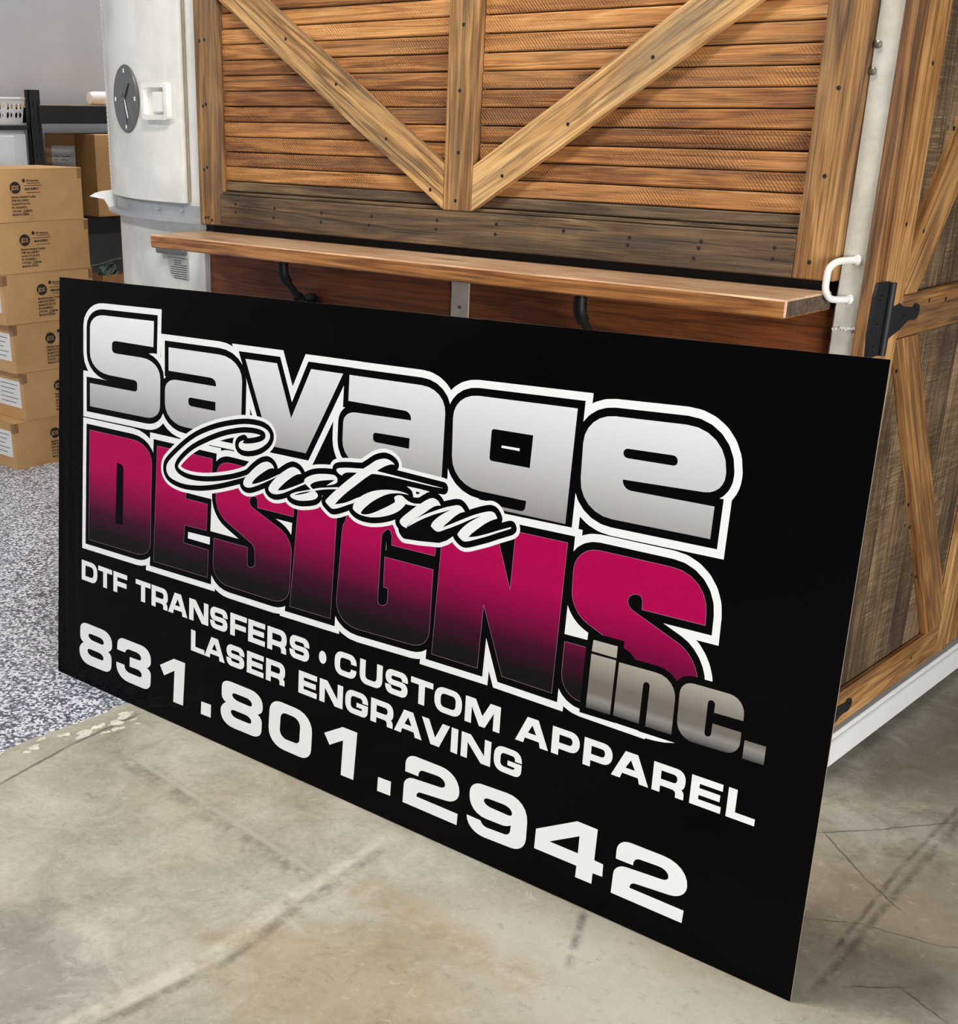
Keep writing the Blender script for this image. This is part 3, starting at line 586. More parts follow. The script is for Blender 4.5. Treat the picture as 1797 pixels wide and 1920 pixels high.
def hinge(zc):
    hx = 2.2935
    def yz(poly, d0, d1, nm, par): return MB().prism(poly, lambda a, b, d: (d, a, b), d0, d1).obj(nm, 'steel_black', par)
    pad = [(0.02, zc + 0.078), (0.084, zc + 0.078), (0.084, zc - 0.088), (0.02, zc - 0.088), (0.013, zc - 0.04), (0.013, zc + 0.05)]
    h = yz(pad, hx - 0.003, hx + 0.0035, 'hinge', DR); h['label'] = 'black T-strap hinge'
    MB().tube([(hx + 0.009, 0.088, zc - 0.088), (hx + 0.009, 0.088, zc + 0.075)], 0.0085, 12).obj('hinge_barrel', 'steel_black', DR, smooth=True)
    q = [(0.094, zc + 0.026), (0.12, zc + 0.026), (0.132, zc + 0.017), (0.165, zc + 0.022), (0.19, zc + 0.012), (0.25, zc + 0.006), (0.262, zc + 0.014), (0.285, zc + 0.008), (0.292, zc - 0.006), (0.282, zc - 0.022), (0.262, zc - 0.026), (0.252, zc - 0.022), (0.225, zc - 0.024), (0.18, zc - 0.042), (0.14, zc - 0.05), (0.11, zc - 0.062), (0.094, zc - 0.066)]
    yz(q, hx, hx + 0.0035, 'hinge_strap', DR)
    for (y, z) in ((0.045, zc + 0.045), (0.045, zc - 0.018), (0.045, zc - 0.068), (0.20, zc - 0.014), (0.272, zc - 0.006)):
        MB().tube([(hx + 0.003, y, z), (hx + 0.007, y, z), (hx + 0.009, y, z)], [0.0065, 0.006, 0.002], 10).obj('hinge_screw', 'steel_black', DR, smooth=True)
hinge(1.222); hinge(0.19)
BR_ = wbox('base_rail', 2.2, 2.305, 0.03, 2.6, 0.03, 0.103, 'rail_white', TR, 0.004, 1)
wbox('base_ledge', 2.2, 2.296, 0.03, 2.6, 0.1035, 0.118, 'rail_white', TR, 0.003, 1)
MB().box(-0.02, 2.2, 0.09, 2.6, 0.0, 0.06).obj('chassis', 'void_black', TR)
MB().box(-0.9, -0.02, 0.7, 2.6, 0.0, 0.07).obj('chassis', 'void_black', TR)
sp2 = MB().box(2.2605, 2.266, 1.02, 2.6, 0.13, 2.4).obj('side_panel', 'dark_back', TR)
for k in range(8): wbox('panel_board', 2.2662, 2.288, 1.022 + k * 0.19, 1.208 + k * 0.19, 0.135, 2.36, 'door_wood', sp2, 0.003, 2)
ART = {"wht":[[7108,6733,7055,6094,8009,6102,7526,6324,7198,6551],[18471,6556,18455,6131,19021,6147,19023,6229,18760,6337]],
 "swh":[[15060,8794,15146,8667,15318,8538,15605,8461,15982,8448,16323,8446,16245,8339,15745,8187,15576,8315,15014,8216,14820,8342,14997,8467],[9297,8408,10674,8444,10801,8360,10609,8190,10203,8309,9619,8118,9405,8308],[9333,8448,9845,8437,9848,8349,9603,8168]],
 "sbk":[[12789,8488,13380,8521,14033,8514,14874,8518,14550,8380,13886,8384,13964,8299,13955,8197,13682,8235,13133,8174,12554,7957,12375,7849,11621,7563],[13817,7357,13948,7424,14151,7579,14705,7879,14664,7619,14896,7528,15222,7604,15065,7485,14884,7401,14317,7330,13886,7296]],
 "stri":[[13886,8384,14254,8389,14576,8378,14407,8310,14245,8198,14101,8179,14045,8313],[14157,8312,14297,8311,14230,8260,14181,8258]],
 "blk":[[2684,10586,4669,10589,4671,10448,4422,10423,3943,10290,2686,10268],[14961,7021,13503,6966,13285,6595,14944,6622],[16439,7980,17025,7992,16956,6762],[21247,4452,21031,4393,20803,4362,20585,4349,20623,4024,22302,4367,22249,4769,21597,4593],[19709,6087,19869,6219,19893,6092,20048,6033,20193,5915,19794,5752]],
 "sav":[[1575,10873,1597,10980,1664,11074,1768,11152,1906,11212,2070,11250,2257,11265,4573,11290,4557,10603,2840,10608,2789,10604,2743,10594,2706,10577,2677,10556,2659,10530,2653,10500,2654,10373,2660,10343,2679,10317,2707,10295,2745,10279,2791,10268,2843,10265,4051,10271,4280,10256,4478,10209,4642,10136,4766,10038,4844,9921,4871,9786,4868,9043,4848,8940,4789,8849,4696,8773,4574,8715,4425,8676,4255,8662,1588,8630,1584,9300,3692,9311,3733,9315,3769,9323,3799,9337,3822,9355,3836,9377,3841,9402,3840,9532,3835,9556,3820,9578,3797,9596,3767,9610,3731,9619,3689,9622,2512,9629,2259,9649,2035,9702,1847,9785,1703,9895,1612,10026,1579,10175],[5221,10661,7299,10675,7556,10656,7779,10600,7963,10511,8100,10393,8186,10251,8215,10087,8200,8646,5932,8630,5702,8646,5499,8697,5329,8778,5198,8885,5114,9015,5083,9163,5079,9517,5096,9606,5144,9684,5222,9748,5324,9798,5446,9829,5586,9841,7200,9854,7199,9902,7190,9944,7166,9981,7130,10011,7082,10034,7024,10049,6958,10054,5229,10048],[8327,10668,9496,10675,10040,9417,10692,10662,11762,10666,10585,8638,9297,8630],[11970,10663,14180,10675,14381,10658,14555,10606,14699,10525,14807,10418,14875,10288,14898,10138,14891,8632,12490,8630,12304,8647,12140,8695,12003,8772,11899,8873,11833,8995,11810,9133,11813,9540,11826,9618,11864,9686,11924,9744,12001,9788,12095,9817,12201,9829,13920,9872,13917,9916,13908,9956,13887,9992,13855,10021,13814,10043,13766,10057,13711,10063,11959,10068],[15124,10082,15143,10231,15206,10362,15309,10472,15445,10555,15610,10609,15798,10631,18311,10675,18238,8330,16101,8320,16118,8387,17093,8396,17122,8400,17147,8408,17169,8421,17186,8439,17198,8459,17203,8483,17217,8630,15978,8630,15759,8651,15563,8713,15397,8810,15269,8939,15185,9094,15151,9270],[18507,10016,18529,10183,18597,10330,18704,10453,18846,10547,19015,10608,19207,10633,20758,10675,21004,10655,21219,10587,21400,10476,21539,10327,21633,10145,21674,9934,21676,9892,21668,9786,21631,9691,21570,9612,21486,9550,21382,9510,21262,9494,19494,9449,19502,9411,19516,9369,19541,9332,19575,9302,19616,9279,19663,9265,19713,9260,21523,9267,21512,8648,19342,8630,19120,8651,18924,8717,18758,8822,18631,8962,18549,9130,18518,9321]],
 "savh":[[6079,9374,6082,9393,6092,9410,6109,9424,6131,9435,6157,9442,6187,9445,7186,9452,7191,9222,6218,9220,6180,9222,6147,9231,6119,9244,6098,9262,6085,9283,6080,9307],[12786,9384,12789,9403,12797,9419,12811,9433,12829,9443,12851,9450,12876,9453,13904,9472,13899,9237,12891,9237,12863,9240,12838,9247,12817,9259,12801,9274,12791,9293,12787,9314],[16195,9939,16197,9954,16204,9968,16216,9979,16230,9988,16247,9993,16266,9996,17276,10003,17248,9325,16267,9322,16243,9324,16221,9331,16204,9341,16191,9356,16183,9373,16180,9392],[19454,9960,19455,9986,19464,10009,19479,10029,19500,10043,19527,10053,19558,10057,20539,10074,20569,10071,20596,10063,20619,10049,20637,10030,20649,10007,20654,9982,20655,9972,20654,9948,20646,9926,20632,9909,20613,9895,20590,9887,20563,9883,19569,9873,19540,9875,19513,9883,19491,9897,19473,9914,19460,9935]],
 "dash":[[16485,9685,16957,9689,16955,9633,16478,9634]],
 "des":[[1583,7937,3642,7955,3889,7938,4103,7885,4278,7801,4410,7689,4492,7554,4518,7399,4473,5116,4451,5002,4390,4901,4296,4816,4172,4751,4022,4707,3852,4689,1554,4640],[4755,7949,7091,7955,7067,7227,6009,7209,6005,6698,6907,6709,6882,5987,5970,5954,5937,5444,6974,5456,6938,4689,4629,4640],[7277,7587,7298,7690,7352,7780,7433,7854,7538,7909,7664,7944,7805,7955,9747,7934,9888,7920,10009,7881,10108,7820,10180,7741,10223,7647,10232,7539,10195,6992,8890,6978,8878,7166,8872,7193,8857,7216,8835,7233,8806,7245,8772,7251,8733,7250,8692,7241,8654,7226,8623,7205,8597,7180,8580,7151,8572,7120,8571,7107,8572,7073,8582,7040,8599,7009,8624,6982,8655,6960,8691,6943,9741,6587,9861,6533,9964,6458,10049,6368,10112,6266,10150,6155,10161,6040,10130,5135,10106,5006,10046,4893,9954,4799,9834,4726,9689,4679,9525,4661,7821,4640,7639,4655,7479,4702,7347,4779,7249,4881,7189,5004,7172,5145,7200,5837,8524,5855,8522,5425,8527,5397,8541,5374,8562,5358,8591,5348,8626,5346,8665,5352,8686,5356,8725,5369,8759,5387,8787,5409,8808,5435,8821,5464,8824,5493,8811,5798,8804,5841,8787,5882,8762,5922,8729,5957,8690,5986,8647,6008,7694,6385,7571,6448,7463,6531,7374,6631,7308,6743,7267,6861,7256,6982],[10422,7919,11728,7955,11589,4686,10154,4654],[11902,6991,11930,7113,11993,7220,12086,7503,12205,7719,12345,7857,12501,7908,14397,7955,14537,7913,14652,7787,14741,7588,14801,7323,14829,7152,14821,7037,14804,6954,13504,6938,13501,7149,13496,7181,13480,7207,13456,7243,13424,7283,13386,7299,13343,7288,13334,7283,13290,7246,13252,7210,13220,7186,13195,7158,13179,7126,13173,7092,13135,5515,13140,5481,13154,5454,13178,5434,13209,5422,13247,5418,13290,5423,13334,5437,13371,5457,13403,5483,13427,5513,13442,5546,13447,5581,13447,5889,13305,5886,13303,6613,14782,6628,14765,5155,14746,5036,14694,4930,14614,4841,14509,4771,14381,4725,14235,4705,12517,4645,12308,4659,12126,4712,11977,4800,11867,4920,11801,5067,11786,5235],[15020,7912,16454,7932,16964,6633,17007,7938,18331,7955,18237,4655,16903,4662,16274,6168,16206,4663,14873,4640],[18533,7406,18551,7556,18607,7687,18697,7795,18816,7877,18959,7929,19122,7948,20783,7955,21011,7930,21210,7856,21374,7741,21499,7588,21580,7404,21610,7192,21613,6988,20220,6975,20211,7141,20204,7179,20187,7210,20162,7234,20129,7250,20091,7256,20047,7252,20035,7249,19989,7235,19949,7213,19916,7185,19892,7152,19877,7115,19874,7076,19881,7040,19895,7005,19917,6972,19945,6944,19978,6919,20014,6902,21084,6499,21218,6432,21337,6338,21439,6224,21519,6094,21574,5952,21602,5803,21634,5383,21914,4759,21924,4726,21924,4697,21914,4673,21894,4655,21866,4644,21829,4640,18998,4670,18849,4689,18717,4740,18607,4821,18524,4926,18473,5052,18455,5194,18463,5861,19934,5894,19933,5675,19937,5644,19949,5616,19968,5594,19992,5579,20022,5569,20056,5568,20093,5571,20127,5577,20157,5590,20182,5609,20201,5634,20214,5663,20219,5695,20220,5727,20216,5776,20203,5824,20180,5868,20149,5907,20112,5938,20069,5961,18965,6395,18852,6455,18751,6536,18666,6635,18601,6747,18559,6868,18542,6993]],
 "desh":[[2909,7178,3011,7178,3070,7174,3122,7161,3164,7141,3196,7114,3217,7081,3223,7044,3200,5409,2857,5389]],
 "inc":[[19160,6081,19747,6088,19746,5834,19146,5832],[19142,5776,19742,5787,19719,4597,19121,4584],[19817,5767,20679,5781,20812,5768,20929,5726,21025,5658,21098,5567,21145,5458,21161,5332,21165,4601,20563,4595,20569,5443,20567,5467,20560,5487,20549,5503,20534,5516,20515,5523,20495,5526,20474,5522,20455,5513,20440,5500,20428,5482,20420,5461,20418,5438,20408,4606,19796,4606],[21246,5503,21254,5579,21281,5646,21323,5702,21380,5744,21448,5771,21525,5781,22285,5789,22383,5778,22468,5745,22540,5693,22595,5625,22631,5542,22645,5446,22648,5337,22026,5325,22027,5482,22025,5503,22017,5521,22006,5537,21990,5548,21971,5555,21950,5557,21928,5554,21910,5546,21894,5534,21882,5518,21875,5500,21872,5479,21875,4879,21878,4858,21885,4840,21896,4825,21910,4814,21927,4808,21947,4808,21966,4812,21983,4821,21998,4834,22009,4851,22016,4870,22019,4892,22023,5103,22638,5102,22643,4912,22635,4830,22608,4757,22564,4696,22505,4649,22434,4618,22351,4606,21663,4590,21553,4600,21456,4636,21374,4694,21311,4772,21271,4866,21255,4974],[22726,4973,23172,4976,23170,4599,22724,4592]],
 "scr":[[8337,8633,8267,8609,8188,8575,8143,8536,8121,8492,8128,8442,8165,8398,8240,8373,8344,8365,8473,8375,8615,8402,8764,8445,8908,8500,9036,8569,9143,8643,9220,8711,9271,8777,9297,8843,9293,8905,9249,8963,9172,9012,9063,9046,8919,9066,8728,9070,8517,9060,8322,9038,8109,9001,7843,8943,7556,8870,7273,8786,6990,8689,6709,8577,6440,8451,6195,8312,5967,8163,5747,8003,5547,7847,5373,7705,5242,7584,5184,7501,5166,7434,5162,7364,5183,7298,5230,7236,5309,7181,5431,7139,5587,7110,5773,7092,5983,7090,6222,7107,6461,7137,6664,7170,6872,7214,7126,7277,7389,7351,7627,7426,7866,7507,8158,7608,8388,7688,8482,7754,8576,7820,8506,7781,8388,7725,8210,7657,8004,7587,7798,7525,7585,7469,7373,7416,7159,7368,6942,7327,6724,7294,6498,7270,6281,7257,6088,7259,5920,7274,5783,7303,5676,7341,5600,7387,5552,7438,5525,7490,5526,7551,5558,7630,5625,7723,5735,7834,5880,7957,6061,8093,6266,8226,6482,8340,6704,8442,6920,8538,7135,8626,7347,8706,7558,8778,7767,8839,7974,8891,8179,8937,8383,8971,8596,8990,8787,8995,8927,8986,9028,8966,9091,8937,9122,8899,9131,8846,9112,8790,9061,8743,8982,8700,8870,8658,8744,8620,8617,8589,8502,8567,8425,8555,8367,8550,8311,8550,8271,8551,8282,8568,8298,8591,8319,8615],[8320,7530,8323,7502,8335,7479,8355,7462,8380,7447,8413,7437,8452,7432,8495,7433,8544,7439,8601,7452,8665,7472,8736,7499,8816,7531,8906,7571,9005,7616,9107,7663,9215,7716,9326,7770,9420,7816,9488,7851,9540,7878,9574,7896,9604,7922,9645,7958,9675,7984,9596,7942,9482,7883,9367,7825,9261,7776,9154,7730,9053,7687,8956,7648,8864,7613,8787,7585,8729,7569,8687,7561,8658,7556,8663,7573,8671,7598,8691,7630,8729,7670,8779,7716,8836,7764,8902,7812,8974,7861,9046,7908,9119,7954,9191,7998,9255,8033,9306,8055,9348,8068,9385,8077,9420,8082,9449,8082,9469,8082,9460,8098,9448,8120,9431,8142,9410,8161,9385,8178,9356,8193,9319,8205,9278,8214,9236,8217,9198,8215,9160,8207,9118,8195,9070,8180,9018,8159,8960,8130,8894,8090,8822,8041,8749,7988,8677,7929,8604,7866,8538,7806,8477,7751,8421,7699,8378,7651,8347,7606,8329,7565],[9275,7537,9282,7512,9299,7491,9325,7473,9357,7458,9398,7446,9444,7439,9495,7439,9551,7444,9614,7456,9686,7476,9764,7502,9845,7533,9928,7569,10014,7609,10099,7649,10182,7689,10266,7730,10349,7770,10441,7813,10532,7854,10596,7883,10588,7897,10577,7915,10569,7928,10514,7901,10433,7861,10347,7820,10258,7781,10164,7740,10071,7702,9983,7665,9897,7630,9817,7600,9739,7579,9666,7563,9616,7553,9624,7566,9637,7585,9661,7613,9703,7652,9756,7699,9813,7747,9868,7793,9927,7839,9988,7884,10055,7930,10124,7976,10188,8015,10243,8044,10292,8067,10337,8084,10382,8095,10422,8102,10450,8106,10438,8121,10420,8143,10397,8164,10372,8182,10342,8198,10308,8211,10268,8222,10224,8229,10180,8231,10140,8227,10100,8217,10054,8201,10001,8176,9942,8145,9878,8107,9805,8061,9726,8008,9650,7953,9578,7894,9508,7833,9447,7775,9396,7725,9353,7678,9320,7636,9295,7599,9280,7566],[10556,7944,10561,7980,10591,8020,10652,8062,10737,8105,10841,8148,10956,8185,11076,8211,11199,8231,11325,8249,11439,8260,11521,8265,11583,8261,11634,8243,11669,8215,11685,8183,11688,8150,11684,8122,11662,8094,11616,8063,11545,8032,11427,7996,11324,7968,11363,7995,11425,8037,11522,8100,11607,8154,11550,8143,11469,8127,11377,8110,11277,8090,11181,8067,11084,8041,10983,8009,10891,7973,10816,7930,10770,7888,10778,7859,10809,7837,10843,7817,10873,7804,10939,7828,11043,7859,11175,7890,11333,7923,11542,7964,11714,7996,11703,7969,11693,7941,11578,7924,11431,7900,11297,7872,11166,7840,11028,7803,10923,7772,10965,7750,11011,7723,11035,7700,11043,7675,11033,7642,11004,7607,10955,7574,10883,7541,10780,7510,10661,7481,10535,7454,10411,7436,10301,7433,10208,7439,10138,7453,10092,7472,10070,7496,10072,7523,10098,7548,10152,7576,10242,7613,10353,7652,10478,7688,10602,7722,10714,7758,10794,7785,10751,7804,10698,7830,10650,7855,10608,7882,10575,7911],[11644,8400,11650,8419,11678,8439,11741,8460,11830,8480,11942,8500,12063,8517,12180,8530,12294,8541,12418,8556,12512,8568,12593,8619,12700,8685,12799,8753,12896,8815,12988,8855,13071,8883,13140,8900,13203,8908,13272,8903,13337,8891,13393,8871,13438,8849,13467,8827,13484,8811,13444,8811,13386,8805,13313,8783,13234,8752,13158,8714,13083,8671,13003,8621,12942,8582,13126,8577,13377,8570,13644,8561,13923,8553,14192,8544,14456,8536,14740,8527,14956,8520,14851,8513,14667,8507,14373,8509,14033,8514,13695,8519,13380,8521,13126,8515,12935,8506,12834,8496,12789,8488,12714,8442,12602,8369,12464,8267,12313,8152,12165,8042,12020,7932,11886,7820,11770,7716,11680,7626,11621,7563,11683,7579,11775,7605,11884,7637,12008,7681,12152,7749,12283,7816,12368,7857,12419,7882,12331,7794,12242,7706,12165,7674,12058,7630,11942,7578,11826,7528,11725,7487,11637,7459,11574,7444,11518,7445,11454,7473,11394,7510,11340,7542,11306,7573,11306,7600,11340,7640,11421,7718,11526,7812,11636,7907,11757,8007,11889,8114,12030,8224,12194,8346,12322,8441,12229,8431,12115,8416,12026,8400,11952,8381,11898,8357,11860,8332,11841,8310,11834,8294,11780,8307,11718,8326,11681,8347,11657,8368,11644,8384],[12225,7574,12226,7621,12243,7681,12287,7748,12353,7820,12444,7889,12554,7957,12681,8025,12822,8087,12976,8136,13133,8174,13279,8201,13419,8219,13556,8231,13682,8235,13792,8229,13878,8219,13929,8207,13955,8197,13855,8197,13728,8193,13617,8179,13511,8159,13413,8137,13315,8105,13209,8059,13097,8001,12976,7933,12856,7858,12751,7780,12659,7704,12583,7636,12527,7578,12498,7538,12491,7512,12500,7497,12531,7494,12590,7496,12669,7510,12758,7537,12871,7582,13035,7664,13201,7752,13321,7818,13417,7874,13496,7925,13549,7961,13544,7983,13537,8012,13523,8035,13517,8058,13535,8084,13569,8108,13614,8128,13665,8141,13716,8146,13764,8142,13802,8123,13842,8098,13892,8074,13953,8052,14035,8037,14127,8030,14233,8044,14318,8059,14261,8025,14205,7990,14135,7982,14045,7973,13948,7971,13872,7972,13850,7941,13811,7895,13749,7835,13665,7769,13558,7705,13430,7643,13281,7585,13123,7535,12964,7496,12808,7468,12663,7458,12533,7460,12428,7473,12346,7493,12288,7519,12250,7545,12230,7556],[14205,7990,14238,8011,14284,8039,14318,8059,14360,8089,14421,8132,14480,8169,14530,8198,14579,8222,14622,8239,14660,8249,14693,8252,14726,8249,14763,8242,14799,8229,14833,8210,14864,8181,14892,8146,14911,8122,14883,8118,14843,8113,14799,8101,14756,8085,14710,8062,14657,8031,14594,7986,14524,7933,14456,7881,14392,7834,14329,7789,14273,7749,14223,7716,14179,7688,14150,7669,14130,7649,14101,7620,14068,7588,14030,7550,13988,7509,13956,7475,13942,7451,13939,7433,13938,7422,13904,7428,13858,7437,13816,7448,13784,7464,13757,7482,13736,7500,13723,7515,13717,7529,13718,7546,13723,7567,13736,7590,13762,7621,13804,7662,13859,7711,13927,7768,14022,7845,14129,7930],[13963,7461,14019,7523,14095,7608,14150,7669,14239,7719,14367,7788,14496,7856,14621,7918,14749,7977,14862,8028,14951,8067,15027,8099,15103,8128,15187,8158,15271,8186,15342,8207,15392,8217,15429,8219,15463,8216,15494,8204,15522,8187,15547,8167,15569,8146,15588,8123,15601,8106,15569,8096,15523,8081,15474,8059,15424,8029,15372,7992,15320,7951,15267,7906,15214,7856,15166,7811,15122,7771,15081,7735,15050,7705,15030,7682,15019,7664,15012,7653,15060,7675,15125,7706,15172,7728,15185,7715,15203,7697,15216,7684,15168,7659,15101,7625,15037,7593,14986,7567,14939,7544,14896,7528,14858,7522,14824,7523,14791,7529,14756,7544,14721,7565,14693,7584,14672,7594,14658,7601,14655,7617,14664,7647,14684,7685,14715,7726,14761,7773,14817,7823,14873,7869,14925,7908,14977,7944,15031,7978,15095,8018,15162,8056,15208,8083,15127,8051,15012,8006,14908,7964,14837,7936,14776,7911,14705,7879,14609,7832,14500,7778,14399,7724,14309,7674,14227,7625,14151,7579,14077,7533,14010,7490],[15012,7653,15066,7681,15144,7722,15231,7767,15323,7814,15424,7866,15525,7918,15623,7969,15721,8020,15814,8066,15904,8106,15990,8141,16063,8170,16116,8190,16157,8205,16196,8217,16240,8230,16282,8241,16320,8247,16354,8246,16383,8239,16409,8229,16430,8214,16446,8196,16461,8177,16475,8156,16487,8136,16495,8121,16463,8109,16416,8090,16364,8066,16306,8034,16242,7995,16178,7953,16116,7907,16053,7857,15993,7808,15932,7758,15874,7709,15825,7665,15788,7626,15760,7592,15742,7569,15792,7581,15865,7600,15947,7625,16037,7658,16136,7696,16234,7736,16327,7776,16419,7818,16516,7861,16632,7911,16752,7962,16840,7997,16876,8006,16880,8000,16878,7992,16885,7989,16852,7965,16762,7924,16638,7868,16520,7815,16422,7769,16331,7725,16239,7682,16140,7640,16041,7599,15952,7562,15878,7532,15815,7505,15758,7484,15707,7468,15661,7456,15620,7452,15581,7460,15547,7475,15515,7492,15485,7511,15459,7532,15440,7550,15431,7562,15429,7572,15437,7590,15455,7620,15483,7658,15520,7702,15570,7753,15629,7809,15690,7861,15752,7908,15817,7951,15879,7992,15944,8031,16006,8068,16049,8094,15992,8071,15909,8037,15819,7996,15728,7948,15629,7893,15530,7839,15429,7786,15326,7733,15236,7687,15161,7652,15099,7624,15057,7605,15043,7619,15025,7639]],
 "scrh":[[10205,7537,10263,7551,10347,7572,10431,7595,10508,7618,10584,7643,10654,7669,10720,7697,10779,7726,10820,7746,10765,7732,10686,7713,10603,7690,10519,7664,10431,7636,10354,7608,10292,7581,10240,7555]],
